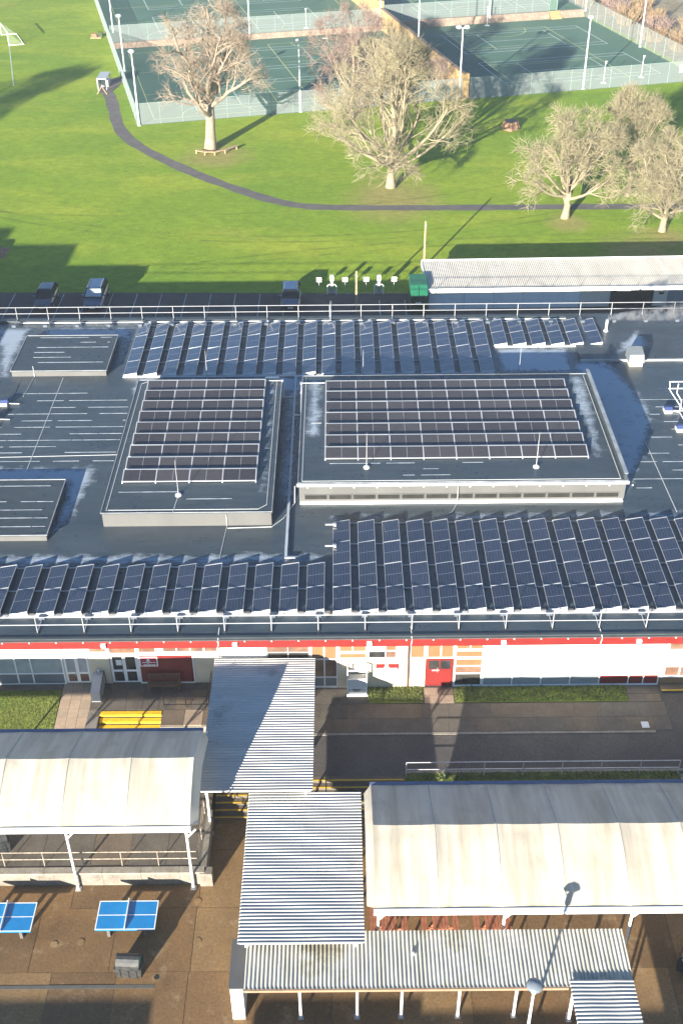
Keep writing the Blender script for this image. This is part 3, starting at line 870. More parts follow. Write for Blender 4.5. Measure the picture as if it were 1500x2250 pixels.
# scrub beyond the right fence
def shrub(x, y, r, h, seed, label, m):
    R_ = random.Random(seed); mb = MB()
    t = thing('scrub_bush', label, 'bush', (x,y,ZG), 'brown scrub beyond the right court fence')
    for k in range(150):
        a = R_.uniform(0,6.28); q = r*math.sqrt(R_.random())*.6
        p = Vector((q*math.cos(a), q*math.sin(a), 0))
        d = Vector((math.cos(a)*R_.uniform(0,.8), math.sin(a)*R_.uniform(0,.8), 1)).normalized()
        L = h*R_.uniform(.55,1.1); e = p + d*L
        mb.tube([p, p.lerp(e,.5)+Vector((R_.gauss(0,.12),R_.gauss(0,.12),0)), e], [.05,.035,.015], 3, False)
        for j in range(3):
            f = R_.uniform(.35,.95); s0 = p.lerp(e, f)
            s1 = s0 + Vector((R_.gauss(0,.5),R_.gauss(0,.5),R_.uniform(.1,.7)))
            mb.tube([s0,s1], [.025,.012], 3, False)
    put(mb, 'stems', m, t, False)
sh = [(85,8),(86,16),(84.5,23),(88,28),(85.5,34),(90,20),(87,42),(84.8,50),(91,36),(89,48),(87,58),(93,44),(92,54),(85,66),(94,28)]
where = ['nearest the gate','beside the mast','behind the fence corner','on the slope edge','midway along the fence','above the slope','past the mast','near the far steps','on the upper slope','by the far court','furthest along the fence','on the slope crest','behind the crest','at the top edge','at the right edge']
for i, (s_, t_) in enumerate(sh):
    x, y = ST(s_, t_)
    shrub(x, y, 2.6, 2.4+.8*math.sin(i*2.1), 100+i, 'brown scrub bush ' + where[i] + ', beyond right court fence', M['shrub'] if i % 3 else M['twig_red'])
struct(MB().sheet([ST(82,-2),ST(140,-30),ST(170,140),ST(82,140)], ZG+.02), 'dry_field', M['mulch'])

# ================================================================== SCHOOL BUILDING
YF = 46.2
bld = thing('school_building', 'long flat roofed school building with solar panels and red fascia', 'building', (0,66,ZG))
put(MB().box(-60, 45, YF+.22, 85.0, -.05, ZR-.3), 'wall', M['cream'], bld)
put(MB().box(-60.2, 45.2, YF-.05, 85.25, ZR-.298, ZR), 'roof', M['felt'], bld)
roofp = [c for c in bld.children if c.name.startswith('roof')][0]
# roof edge upstands
put(MB().box(-60.2, 45.2, YF-.05, YF+.12, ZR+.001, ZR+.07), 'kerb_edge', M['felt_dark'], roofp)
put(MB().box(-60.2, 45.2, 84.75, 85.25, ZR+.001, ZR+.16), 'kerb_edge', M['felt_dark'], roofp)
put(MB().box(-60.3, 45.3, YF-.19, YF-.052, ZR-.05, ZR-.012), 'gutter', M['gutter_grey'] if 'gutter_grey' in M else M['galv'], bld)
for k in range(28):
    x = -19.9 + 1.46*k
    put(MB().lathe([(.045,0),(.045,.05)], 8, (x, YF-.20, ZR-.11)), 'gutter_bracket', M['white'], bld)
put(MB().box(-60, 45, YF-.14, YF-.052, 4.15, ZR-.052), 'fascia', M['red'], bld)
put(MB().box(-60, 45, YF-.051, YF+.218, 4.20, ZR-.302), 'soffit_board', M['white'], bld)
# ---- facade
def fp(name, x0, x1, z0, z1, m, depth=0.0, parent=None, label=None, y1=YF+.215):
    return put(MB().box(x0, x1, YF+depth, y1, z0, z1), name, m, parent or bld, True, False, label)
def window(x0, x1, z0, z1, cells, frame=.055, fm='white', name='window', label=None):
    """cells: list of (x0,x1,z0,z1,material); frame members fill the rest"""
    w = put(MB().box(x0, x1, YF+.10, YF+.214, z0, z1), name, M[fm], bld, True, False, label)
    fr = MB()
    fr.box(x0, x0+frame, YF, YF+.10, z0, z1); fr.box(x1-frame, x1, YF, YF+.10, z0, z1)
    fr.box(x0+frame, x1-frame, YF, YF+.10, z1-frame, z1); fr.box(x0+frame, x1-frame, YF, YF+.10, z0, z0+frame)
    put(fr, 'frame', M[fm], w)
    for (a, b, c, d, m) in cells:
        put(MB().box(a, b, YF+.06, YF+.098, c, d), 'pane' if m.startswith('glass') or m in ('orange','blind') else 'panel', M[m], w)
        # glazing bars round the cell, proud of the pane
        br = MB()
        br.box(a-.03, a, YF+.015, YF+.099, c-.03, d+.03); br.box(b, b+.03, YF+.015, YF+.099, c-.03, d+.03)
        br.box(a, b, YF+.015, YF+.099, d, d+.03); br.box(a, b, YF+.015, YF+.099, c-.03, c)
        put(br, 'glazing_bar', M[fm], w)
    return w
def gridwin(xs, zs, mats, x0, x1, z0, z1, fm='white', pad=.035, label=None):
    cells = []
    for i in range(len(xs)-1):
        for j in range(len(zs)-1):
            m = mats[j][i] if isinstance(mats[j], (list, tuple)) else mats[j]
            if m: cells.append((xs[i]+pad, xs[i+1]-pad, zs[j]+pad, zs[j+1]-pad, m))
    return window(x0, x1, z0, z1, cells, fm=fm, label=label)
BL = 1.42
# left curtain wall
for xa, xb, xc, xd in ((-27.5,-25.0,-24.15,-22.5),(-20.62,-18.1,-17.25,-15.5)):
    gridwin([xa,xb,xc,xd], [BL,2.18,3.38,4.18], ['spandrel','glass_blue','blind'], xa-.05, xd+.05, BL-.02, 4.195)
gridwin([-22.4,-20.7], [BL,2.18,3.38,4.18], ['spandrel','glass_blue','blind'], -22.44, -20.68, BL-.02, 4.195)
def door(x0, x1, z0, z1, leaves, m_frame, m_low, m_up, zsplit, label):
    d = put(MB().box(x0, x1, YF+.08, YF+.21, z0, z1), 'door', M[m_frame], bld, True, False, label)
    n = leaves; w = (x1-x0-.12)/n
    for i in range(n):
        a = x0+.06+i*w+.09; b = x0+.06+(i+1)*w-.09
        put(MB().box(a, b, YF+.05, YF+.079, z0+.14, zsplit-.07), 'panel', M[m_low], d)
        put(MB().box(a, b, YF+.05, YF+.079, zsplit+.07, z1-.14), 'pane', M[m_up], d)
        fr = MB()
        for (u0,u1,v0,v1) in ((a-.085,a,z0+.06,z1-.06),(b,b+.085,z0+.06,z1-.06),(a,b,z0+.06,z0+.14),(a,b,zsplit-.07,zsplit+.07),(a,b,z1-.14,z1-.06)):
            fr.box(u0,u1,YF+.03,YF+.0785,v0,v1)
        put(fr, 'leaf_frame', M[m_frame], d)
    xm = (x0+x1)/2
    put(MB().box(xm-.13, xm-.10, YF-.02, YF+.03, zsplit-.15, zsplit+.2), 'handle', M['galv'], d)
    return d
door(-15.43, -14.0, BL, 3.46, 2, 'white', 'glass_brown', 'glass_blue', 2.2, 'white glazed double door beside left curtain wall')
gridwin([-15.43,-14.72,-14.0], [3.5,4.18], ['blind'], -15.45, -13.99, 3.47, 4.195)
fp('wall_panel', -13.98, -12.88, BL-.02, 3.68, M['cream'])
gridwin([-13.9,-12.95], [3.72,4.16], ['glass_brown'], -13.98, -12.88, 3.69, 4.195)
dd = door(-12.86, -11.3, BL, 3.55, 2, 'white', 'glass', 'glass', 2.35, 'white glazed double door with paper notice')
put(MB().box(-12.52, -12.2, YF+.035, YF+.049, 2.75, 3.15), 'notice', M['paper'], dd)
gridwin([-12.82,-11.34], [3.62,4.16], ['glass_brown'], -12.86, -11.3, 3.57, 4.195)
fp('red_wall_panel', -11.2, -8.3, BL+.1, 3.52, M['dred'], -.01, None, 'dark red wall panel behind the bench')
rf = MB()
for q in ((-11.28,-11.21,BL,3.6),(-8.29,-8.22,BL,3.6),(-11.21,-8.29,3.53,3.6),(-11.21,-8.29,BL,BL+.09)):
    rf.box(q[0],q[1],YF-.03,YF+.21,q[2],q[3])
put(rf, 'panel_frame', M['white'], bld)
gridwin([-11.2,-10.25], [3.68,4.16], ['glass_brown'], -11.26, -10.2, 3.62, 4.195)
fp('wall_panel', -10.18, -9.9, 3.62, 4.19, M['cream'])
gridwin([-9.85,-9.1,-8.35,-7.6,-6.85], [3.7,4.16], ['glass_brown'], -9.88, -6.8, 3.62, 4.195)
fp('wall_panel', -8.2, -6.78, ZG, 3.6, M['cream'])
fp('white_panel', -6.74, -5.0, ZG, 4.19, M['white'], .02)
fp('white_panel', -4.97, -4.22, ZG, 4.19, M['white'], .02)
gridwin([-4.15,-3.0,-1.85], [ZG+.02,2.0,3.15,3.62,4.18], ['glass','glass','glass','glass_brown'], -4.2, -1.8, ZG, 4.195, 'galv')
gridwin([-1.72,-1.02,-.32], [ZG+.05,1.72,3.08,4.18], ['spandrel','glass_brown','orange'], -1.78, -.29, ZG, 4.195)
fp('wall_panel', -.27, 4.58, ZG-.02, 3.06, M['cream'])
gridwin([-.2,.55,1.3], [3.62,4.18], ['orange'], -.27, 1.36, 3.56, 4.195)
gridwin([-.2,1.3], [3.12,3.56], ['orange'], -.27, 1.36, 3.08, 3.555)
gridwin([1.42,2.35,2.95,3.52], [3.12,3.66,4.18], [['glass','glass_brown','blind'],['blind','orange','blind']], 1.38, 3.55, 3.08, 4.195)
gridwin([3.72,4.5], [3.12,4.18], ['orange'], 3.57, 4.57, 3.08, 4.195)
gridwin([4.65,5.4,6.1], [3.12,4.18], ['orange'], 4.6, 6.13, 3.08, 4.195)
door(4.62, 6.12, ZG, 3.05, 1, 'red', 'red', 'glass', 2.2, 'red entrance door with glazed top')
dr = [c for c in bld.children if c.get('label') == 'red entrance door with glazed top'][0]
put(MB().box(5.34,5.40,YF+.028,YF+.0495,2.27,2.91), 'glazing_bar', M['red'], dr)
put(MB().box(4.95,5.35,YF+.02,YF+.0295,2.14,2.2), 'letter_plate', M['white'], dr)
gridwin([6.22,7.0,7.72], [3.72,4.18], ['orange'], 6.15, 7.76, 3.68, 4.195)
gridwin([6.22,7.72], [3.14,3.68], ['orange'], 6.15, 7.76, 3.08, 3.675)
gridwin([6.22,7.72], [1.0,1.92,2.48,3.06], ['glass','glass_brown','orange'], 6.15, 7.76, ZG, 3.075)
# white panelled wall with grey and red spandrels
xs = [7.82,9.45,11.07,12.7,14.33,15.97,16.8,17.64]
for i in range(len(xs)-1):
    a, b = xs[i], xs[i+1]
    fp('spandrel_panel', a+.03, b-.03, ZG+.08, 1.62, M['spandrel_l'] if i < 4 else M['dred'], .05)
    for z0, z1 in ((1.66,2.32),(2.345,2.98),(3.005,3.58),(3.605,4.19)):
        fp('white_panel', a+.008, b-.008, z0, z1, M['white'], .02 + .006*((i*3+int(z0*7)) % 3))
fr = MB()
for x in xs: fr.box(x-.028, x+.028, YF, YF+.21, ZG, 1.64)
fr.box(7.80, 17.66, YF-.02, YF+.21, ZG-.02, ZG+.075)
put(fr, 'panel_frame', M['white'], bld)
gridwin([17.9,18.75,19.6], [1.58,2.32,3.55,4.16], ['glass_brown','glass_blue','glass_brown'], 17.72, 19.7, 1.5, 4.195)
fp('wall_panel', 17.70, 30, ZG-.02, 1.48, M['brick_face'] if 'brick_face' in M else M['brick'])
fp('wall_panel', 19.75, 30, 1.5, 4.19, M['cream'])
# downpipe and roof cables
put(MB().tube([(3.62,YF-.08,4.6),(3.62,YF-.08,ZG)], .055, 8), 'downpipe', M['pipe_brown'] if 'pipe_brown' in M else M['wood'], bld)
# bulkhead wall lights
M['lampbody'] = mat('bulkhead_lamp', (.75,.75,.72), rough=.4)
wl0 = None
for i, (x, lab) in enumerate(((-13.0,'white bulkhead light on red fascia near the left double doors'),(-5.85,'white bulkhead light on red fascia above the covered walkway'),
                 (1.45,'white bulkhead light on red fascia above the small red sign'),(8.75,'white bulkhead light on red fascia above the white panels'),(16.1,'white bulkhead light on red fascia near the right end'))):
    if wl0 is None:
        wl0 = thing('wall_light', lab, 'light', (x,YF-.142,4.30), 'bulkhead lights on the fascia')
        put(MB().hexa([(-.13,-.09,0),(.13,-.09,0),(.13,-.002,0),(-.13,-.002,0)],[(-.14,-.16,.22),(.14,-.16,.22),(.14,-.002,.24),(-.14,-.002,.24)]), 'housing', M['lampbody'], wl0, False)
        put(MB().box(-.1,.1,-.15,-.03,-.02,-.002), 'lens', M['headlamp'], wl0, False)
    else:
        dup(wl0, (x,YF-.142,4.30), lab)
# wall signs (lettering too small to read: white word blocks)
def sign(name, label, x0, x1, z0, z1, y, border, words, emblem):
    s = thing(name, label, 'sign', ((x0+x1)/2, y, z0))
    put(MB().box(x0, x1, y-.03, y, z0, z1), 'board', M['white'] if border else M['red'], s)
    if border: put(MB().box(x0+.06, x1-.06, y-.036, y-.031, z0+.06, z1-.06), 'field', M['maroon'], s)
    yy = y-.040 if border else y-.034
    for (a, b, c, d) in words:
        put(MB().box(a, b, yy, yy+.003, c, d), 'lettering', M['paper'], s)
    ex, ez, w, h = emblem
    put(MB().add([(ex-w*.25,yy-.001,ez+h),(ex+w*.25,yy-.001,ez+h),(ex+w*.25,yy-.001,ez+h*.55),(ex+w*.5,yy-.001,ez),(ex-w*.5,yy-.001,ez),(ex-w*.25,yy-.001,ez+h*.55)], [(0,5,4,3,2,1)]), 'emblem', M['paper'], s)
sign('wall_sign', 'maroon wall sign with white border on the red panel', -11.2, -10.2, 2.72, 3.42, YF-.012, True,
     [(-11.05,-10.72,3.0,3.05),(-10.70,-10.5,3.0,3.05),(-10.47,-10.33,3.0,3.05),(-10.78,-10.70,2.90,2.95),(-11.0,-10.78,2.80,2.87),(-10.75,-10.55,2.80,2.87),(-10.53,-10.33,2.80,2.87)], (-10.72,3.1,.24,.2))
sign('wall_sign', 'small red wall sign with white emblem on cream wall', 1.84, 3.1, 2.32, 2.72, YF-.002, False,
     [(1.9,2.28,2.35,2.43),(2.31,2.47,2.35,2.43),(2.51,2.75,2.35,2.43),(2.78,3.03,2.35,2.43)], (2.42,2.47,.3,.25))

# ---- raised blocks on the roof
def pod(x0, x1, y0, y1, h, mwall, mtop, label, lip=.08):
    p = put(MB().box(x0, x1, y0, y1, ZR-.05, ZR+h-.06), 'roof_block', mwall, bld, True, False, label)
    put(MB().box(x0-lip, x1+lip, y0-lip, y1+lip, ZR+h-.058, ZR+h), 'block_roof', mtop, p)
    e = MB(); z = ZR+h
    for (a,b,c,d) in ((x0-lip,x1+lip,y0-lip,y0-lip+.05),(x0-lip,x1+lip,y1+lip-.05,y1+lip),(x0-lip,x0-lip+.05,y0-lip+.05,y1+lip-.05),(x1+lip-.05,x1+lip,y0-lip+.05,y1+lip-.05)):
        e.box(a,b,c,d,z+.001,z+.035)
    put(e, 'edge_trim', M['edge_pale'], p)
    return p
M['edge_pale'] = mat('pale_edge_trim', (.33,.35,.36), (.20,.22,.24), 1.2, rough=.5)
pA = pod(-14.65, -4.3, 56.5, 73.0, 1.05, M['cladding'], M['felt_pod'], 'grey clad roof block carrying the left pod array')
pB = pod(-2.65, 17.85, 58.85, 72.5, 1.55, M['cladding'], M['felt_pod'], 'grey clad roof block with a row of low windows')
pL1 = pod(-24.7, -17.6, 75.7, 81.4, .48, M['cladding_pale'] if 'cladding_pale' in M else M['cladding'], M['felt_dark'], 'low roof block at upper left')
pL2 = pod(-30.0, -17.85, 55.1, 61.0, .46, M['cladding'], M['felt_dark'], 'low roof block at lower left')
# pod B: eaves strip, windows, sill
put(MB().box(-2.8, 18.0, 58.66, 58.765, ZR+1.34, ZR+1.56), 'gutter', M['edge_pale'], pB)
for k in range(15):
    put(MB().lathe([(.05,0),(.05,.06)], 8, (-2.1+1.45*k, 58.62, ZR+1.28)), 'gutter_bracket', M['white'], pB)
x = -2.35
for k in range(13):
    w = 1.53
    a, b = x + k*w, x + (k+1)*w - .05
    put(MB().box(a, b, 58.80, 58.848, ZR+.27, ZR+.66), 'window_frame', M['cladding'], pB)
    put(MB().box(a+.05, b-.05, 58.785, 58.799, ZR+.31, ZR+.62), 'pane', M['louvre'] if 'louvre' in M else M['spandrel'], pB)
put(MB().box(-2.6, 17.75, 58.62, 58.845, ZR+.02, ZR+.14), 'sill', M['white'], pB)
# raised flashing along the right edge of the right block
put(MB().box(17.70, 17.86, 58.95, 72.4, ZR+1.552, ZR+1.98), 'flashing_upstand', M['felt_pod'], pB)
put(MB().box(17.66, 17.90, 58.9, 72.45, ZR+1.981, ZR+2.01), 'flashing_cap', M['edge_pale'], pB)
# felt seams: thin proud laps, painted pale for the glint of their wet edges, in broken runs
def seams(ys, x0, x1, z, seed, parent, frag=.75):
    R_ = random.Random(seed); mb = MB()
    for y in ys:
        x = x0 + R_.uniform(0,1.5)
        while x < x1:
            L = R_.uniform(.6, 4.5); e = min(x+L, x1)
            if R_.random() < frag: mb.box(x, e, y-.022+R_.uniform(-.012,.012), y+.022, z+.001, z+.012)
            x = e + R_.choice((.03,.08,.4,.9))
    o = put(mb, 'felt_seams', M['seam'], parent); o['kind'] = 'stuff'
seams([74.18,73.09,72.02,71.04,70.15,69.2,68.34,67.43,66.6,65.78,65.03,63.95], -26.5, -15.2, ZR, 1, roofp)
seams([77.0+.82*k for k in range(6)], -24.4, -18.0, ZR+.48, 2, pL1, .85)
seams([55.95,56.85,57.7,58.6,59.5,60.35], -29.5, -18.1, ZR+.46, 3, pL2, .95)
seams([60.2+1.02*k for k in range(13)], 18.6, 26, ZR, 4, roofp, .5)
seams([57.0,57.9,58.7], -14.2, -4.8, ZR+1.05, 5, pA, .2)
seams([59.6,60.3,61.0], -1.5, 17.2, ZR+1.55, 6, pB, .22)
# lightning conductor tapes
def tape(pts, z, parent):
    mb = MB()
    for a, b in zip(pts, pts[1:]):
        mb.beam((a[0],a[1],z+.012),(b[0],b[1],z+.012),.04,.02)
    put(mb, 'conductor_tape', M['tape'], parent)
M['tape'] = mat('conductor_tape', (.48,.50,.50), rough=.5)
tape([(-20.8,75.4),(-20.8,62.6)], ZR, roofp)
tape([(-13.9,72.9),(-14.4,72.5),(-14.4,56.7)], ZR+1.05, pA)
tape([(-4.6,72.7),(-4.6,57.2),(-5.1,56.75),(-14.3,56.75)], ZR+1.05, pA)
tape([(-10.16,58.2),(-10.3,56.5)], ZR+1.05, pA)
tape([(-2.45,72.3),(-2.45,59.0),(17.5,59.0),(17.5,72.3)], ZR+1.55, pB)
tape([(-2.0,66.0),(-1.3,66.0)], ZR+1.55, pB)
tape([(20.6,74.5),(20.9,57.5)], ZR, roofp)
tape([(-13.9,64.7),(-26,64.4)], ZR, roofp)
# cable drops on the walls
for x, y0 in ((-7.05,56.45),(-23,75.65)):
    put(MB().tube([(x,y0-.03,ZR+.9),(x,y0-.03,ZR+.02),(x-.15,y0-2.5,ZR+.02),(x-.2,53.1 if y0<60 else y0-3,ZR+.02)], .02, 5), 'cable', M['tape'], roofp)
put(MB().tube([(7.3,58.60,ZR+1.5),(7.3,58.60,ZR+.05),(6.9,57.7,ZR+.02),(6.3,57.3,ZR+.02)], .02, 5), 'cable', M['tape'], roofp)
put(MB().tube([(-2.9,58.7,ZR+1.4),(-2.95,58.7,ZR+.1),(-3.6,57.2,ZR+.02),(-4.3,56.3,ZR+.02),(-7.0,56.2,ZR+.02)], .025, 5), 'cable', M['tape'], roofp)
for x in (-6.75, 3.75, 14.05):
    put(MB().tube([(x,47.0,ZR+.02),(x,46.1,ZR+.03),(x+.02,46.0,ZR-.1),(x-.03,46.02,4.25)], .022, 5), 'cable', M['white'], bld)
# step in the felt at the right, and old felt patch at the left
put(MB().box(18.4, 45, 77.35, 84.7, ZR+.001, ZR+.16), 'raised_roof', M['felt_dark'], roofp)
put(MB().box(18.35, 45, 77.22, 77.348, ZR+.001, ZR+.175), 'edge_trim', M['edge_pale'], roofp)
put(MB().box(-27, -23.9, 66.6, 74.6, ZR+.001, ZR+.03), 'felt_patch', M['felt_pod'], roofp)
# taller blocks of the same school beyond the left edge of the picture
put(MB().box(-60, -31.5, 60, 80.2, ZR+.001, 7.2), 'upper_block', M['cream'], bld)
put(MB().box(-60, -42.0, 60.2, 77.6, 7.201, 9.2), 'upper_block', M['cream'], bld)
put(MB().box(-60, -52.1, 62, 76.6, 9.201, 10.6), 'upper_block', M['cream'], bld)

# ================================================================== SOLAR ARRAYS
def panel_meshes():
    g = MB().box(-.49,.49,-1.015,1.015,-.012,.006)
    f = MB(); w = .022
    f.box(-.52,-.52+w,-1.045,1.045,-.035,.012); f.box(.52-w,.52,-1.045,1.045,-.035,.012)
    f.box(-.52+w,.52-w,-1.045,-1.045+w,-.035,.012); f.box(-.52+w,.52-w,1.045-w,1.045,-.035,.012)
    return g.mesh('solar_panel', M['pv']), f.mesh('frame', M['pv_frame'])
PG, PF = panel_meshes()
PG2 = PG.copy(); PG2.materials.clear(); PG2.materials.append(M['pv_pod'])
jr = random.Random(77)
def panel(parent, x, y, z, rot, me=None):
    o = bpy.data.objects.new('solar_panel', me or PG); COL.objects.link(o)
    o.parent = parent
    o.location = Vector((x,y,z)) - parent.location
    o.rotation_euler = (rot[0]+jr.gauss(0,.004), rot[1]+jr.gauss(0,.009), rot[2])
    f = bpy.data.objects.new('frame', PF); COL.objects.link(f)
    f.parent = o
TILT = R(10)
EP = MB().add([(-.51,0,-.02),(.51,0,-.02),(.51,0,.30),(-.51,0,.12),(-.51,.02,-.02),(.51,.02,-.02),(.51,.02,.30),(-.51,.02,.12)],
              [(0,1,2,3),(7,6,5,4),(0,4,5,1),(1,5,6,2),(2,6,7,3),(3,7,4,0)]).mesh('end_plate', M['white_metal'])
BALL = MB().box(-.16,.16,-.12,.12,0,.07).mesh('ballast_block', M['kerb'])
def column_array(name, label, xs, y0, n, cat='solar array'):
    """columns of n panels running away from y0; xs are the right (high) edges"""
    t = thing(name, label, cat, ((xs[0]+xs[-1])/2, y0, ZR))
    rails = [y0 + 2.1*k for k in range(n+1)]
    x0, x1 = xs[0]-1.05, xs[-1]+.05
    for y in rails:
        put(MB().box(x0, x1, y-.03, y+.03, ZR+.03, ZR+.085), 'rail', M['rail'], t)
    for x in xs:
        cx = x - .512
        for k in range(n):
            panel(t, cx, y0 + 2.1*k + 1.05, ZR + .235, (0, -TILT, 0))
        for yy in (y0-.03, y0+2.1*n+.01):
            e = bpy.data.objects.new('end_plate', EP); COL.objects.link(e); e.parent = t
            e.location = Vector((cx, yy, ZR+.03)) - t.location
        b = bpy.data.objects.new('ballast_block', BALL); COL.objects.link(b); b.parent = t
        b.location = Vector((x+.2, y0+.02, ZR+.001)) - t.location
    put(MB().box(x0, x1, y0-.16, y0-.06, ZR+.01, ZR+.06), 'base_rail', M['white_metal'], t)
    return t
column_array('solar_array', 'two deep solar array along front roof edge at left', [.5-1.5*k for k in range(15,0,-1)], 48.15, 2)
column_array('solar_array', 'four deep solar array along front roof edge at right', [.5+1.5*k for k in range(16)], 48.15, 4)
column_array('solar_array', 'four deep solar array along rear roof edge', [-15.27+1.491*k for k in range(19)], 75.5, 4)
column_array('solar_array', 'short two deep solar array at rear right of roof', [-15.27+1.491*k for k in range(19,25)], 79.85, 2)
def row_array(label, x0, ncol, y0, nrow, zt, pitch=1.457, cp=2.115):
    t = thing('solar_array', label, 'solar array', (x0+ncol*cp/2, y0, zt))
    for r_ in range(nrow):
        yf = y0 + pitch*r_
        for c_ in range(ncol):
            cx = x0 + cp*(c_+.5)
            # landscape panel: its long side runs along x, front edge low
            o_y = yf + .52*math.cos(TILT); o_z = zt + .07 + .52*math.sin(TILT)
            panel(t, cx, o_y, o_z + .03, (0, -TILT, math.pi/2), PG2)
        L = ncol*cp
        put(MB().box(x0, x0+L, yf+1.022, yf+1.062, zt+.285, zt+.345), 'back_rail', M['pv_frame'], t)
        put(MB().box(x0, x0+L, yf-.03, yf+.0, zt+.06, zt+.11), 'front_rail', M['pv_frame'], t)
        for c_ in range(ncol+1):
            x = x0 + cp*c_
            put(MB().add([(x-.03,yf-.1,zt+.002),(x+.03,yf-.1,zt+.002),(x+.03,yf+1.15,zt+.002),(x-.03,yf+1.15,zt+.002),
                          (x-.03,yf-.02,zt+.125),(x+.03,yf-.02,zt+.125),(x+.03,yf+1.06,zt+.352),(x-.03,yf+1.06,zt+.352)],
                         [(0,3,2,1),(4,5,6,7),(0,1,5,4),(1,2,6,5),(2,3,7,6),(3,0,4,7)]), 'support', M['pv_frame'], t)
    return t
TILT = R(13)
row_array('solar array of nine short rows on the left roof block', -13.87, 4, 59.75, 9, ZR+1.05)
row_array('solar array of seven long rows on the right roof block', -1.02, 8, 61.45, 7, ZR+1.55)

# ================================================================== ROOF FURNITURE
def guard_rail(label, y, z, x0, n, pitch, inward, lean=.0):
    t = thing('guard_rail', label, 'railing', (0,y,z))
    xe = x0 + pitch*(n-1)
    for h in (1.12, .58):
        put(MB().tube([(x0-.6,y+lean*h,z+h),(xe+.6,y+lean*h,z+h)], .028, 6), 'rail', M['rail'], t)
    for k in range(n):
        x = x0 + pitch*k
        put(MB().tube([(x,y,z+.02),(x,y+lean*1.12,z+1.12)], .028, 6), 'post', M['rail'], t)
        put(MB().tube([(x,y,z+.05),(x,y+inward*1.35,z+.06)], .025, 5), 'outrigger', M['rail'], t)
        put(MB().box(x-.16, x+.16, y+inward*1.2-.15, y+inward*1.2+.15, z+.01, z+.2), 'counterweight', M['weight'], t)
        put(MB().box(x-.08, x+.08, y-.08, y+.08, z+.002, z+.04), 'foot_pad', M['rubber'], t)
    return t
M['weight'] = mat('counterweight', (.07,.09,.12), (.09,.11,.14), 3, rough=.6)
guard_rail('pale tubular guard rail along front roof edge', 46.72, ZR, -21.76, 18, 2.555, 1)
guard_rail('pale tubular guard rail along rear roof edge', 84.9, ZR+.16, -28.9, 24, 2.553, -1)
# low kick rail behind the rear array
put(MB().beam((-26,84.45,ZR+.12),(30,84.45,ZR+.12),.06,.06), 'kick_rail', M['white_metal'], bld)
# cable trays and conduits between the roof blocks
t = thing('cable_tray', 'pale blue cable tray running between the two roof blocks', 'cable tray', (-3.32,64,ZR))
put(MB().box(-3.40,-3.24,53.1,75.0,ZR+.10,ZR+.19), 'tray', M['tray'] if 'tray' in M else M['galv'], t)
put(MB().box(-3.4,-2.0,75.002,75.14,ZR+.10,ZR+.19), 'tray_branch', M['galv'], t)
put(MB().box(-2.06,-1.94,75.142,75.75,ZR+.10,ZR+.19), 'tray_branch', M['galv'], t)
put(MB().box(-3.398,-2.75,53.0,53.098,ZR+.10,ZR+.19), 'tray_end', M['galv'], t)
for k in range(12): put(MB().box(-3.45,-3.19,54+1.8*k-.05,54+1.8*k+.05,ZR+.002,ZR+.098), 'support_foot', M['rubber'], t)
def conduit(label, pts, r=.05):
    t = thing('conduit', label, 'conduit', pts[0])
    put(MB().tube(pts, r, 6), 'pipe', M['galv'], t)
    for p in pts[1:-1]: put(MB().lathe([(r*1.7,-r*1.5),(r*1.7,r*1.5)], 8, p), 'elbow', M['galv'], t)
conduit('bent pale conduit from left block array to the cable tray', [(-5.5,72.6,ZR+1.18),(-4.2,72.6,ZR+1.18),(-4.15,72.6,ZR+.5),(-4.15,71.9,ZR+.22),(-3.32,71.9,ZR+.22)])
conduit('bent pale conduit from right block array to the cable tray', [(-1.1,71.3,ZR+1.68),(-2.78,71.3,ZR+1.68),(-2.8,71.3,ZR+.9),(-2.8,69.3,ZR+.22),(-3.32,69.3,ZR+.22)])
conduit('short stub pipe at corner of four deep front array', [(-1.0,56.1,ZR+.3),(-.4,56.1,ZR+.3),(-.3,56.1,ZR+.1)], .06)
conduit('second stub pipe at left side of four deep front array', [(-1.0,53.95,ZR+.3),(-.4,53.95,ZR+.3),(-.3,53.95,ZR+.1)], .06)
# lightning masts
def mast(x, y, z, h, label, base=True):
    t = thing('lightning_rod', label, 'rod', (x,y,z), 'lightning rods on the roof')
    put(MB().tube([(0,0,.05),(0,0,h*.6),(0,0,h)], [.026,.02,.012], 6), 'rod', M['rail'], t, False)
    if base:
        put(MB().lathe([(.2,0),(.2,.07),(.12,.11)], 14), 'base_weight', M['paper'], t, False)
    else:
        put(MB().box(-.06,.06,-.06,.06,0,.1), 'clamp', M['rail'], t, False)
mast(-10.15, 58.3, ZR+1.05, 2.6, 'thin lightning rod on white disc in front of left block array')
mast(1.62, 60.5, ZR+1.55, 2.6, 'thin lightning rod on white disc, left of the pair on the right block')
mast(12.4, 60.4, ZR+1.55, 2.6, 'thin lightning rod on white disc, right of the pair on the right block')
mast(-9.95, 75.05, ZR, 2.4, 'thin lightning rod between rear array and left block', False)
mast(1.7, 74.9, ZR, 2.4, 'thin lightning rod between rear array and right block', False)
mast(13.35, 75.1, ZR, 2.4, 'thin lightning rod behind right end of the right block', False)
mast(-.75, 84.6, ZR+.1, 1.7, 'short post standing behind the rear array', False)
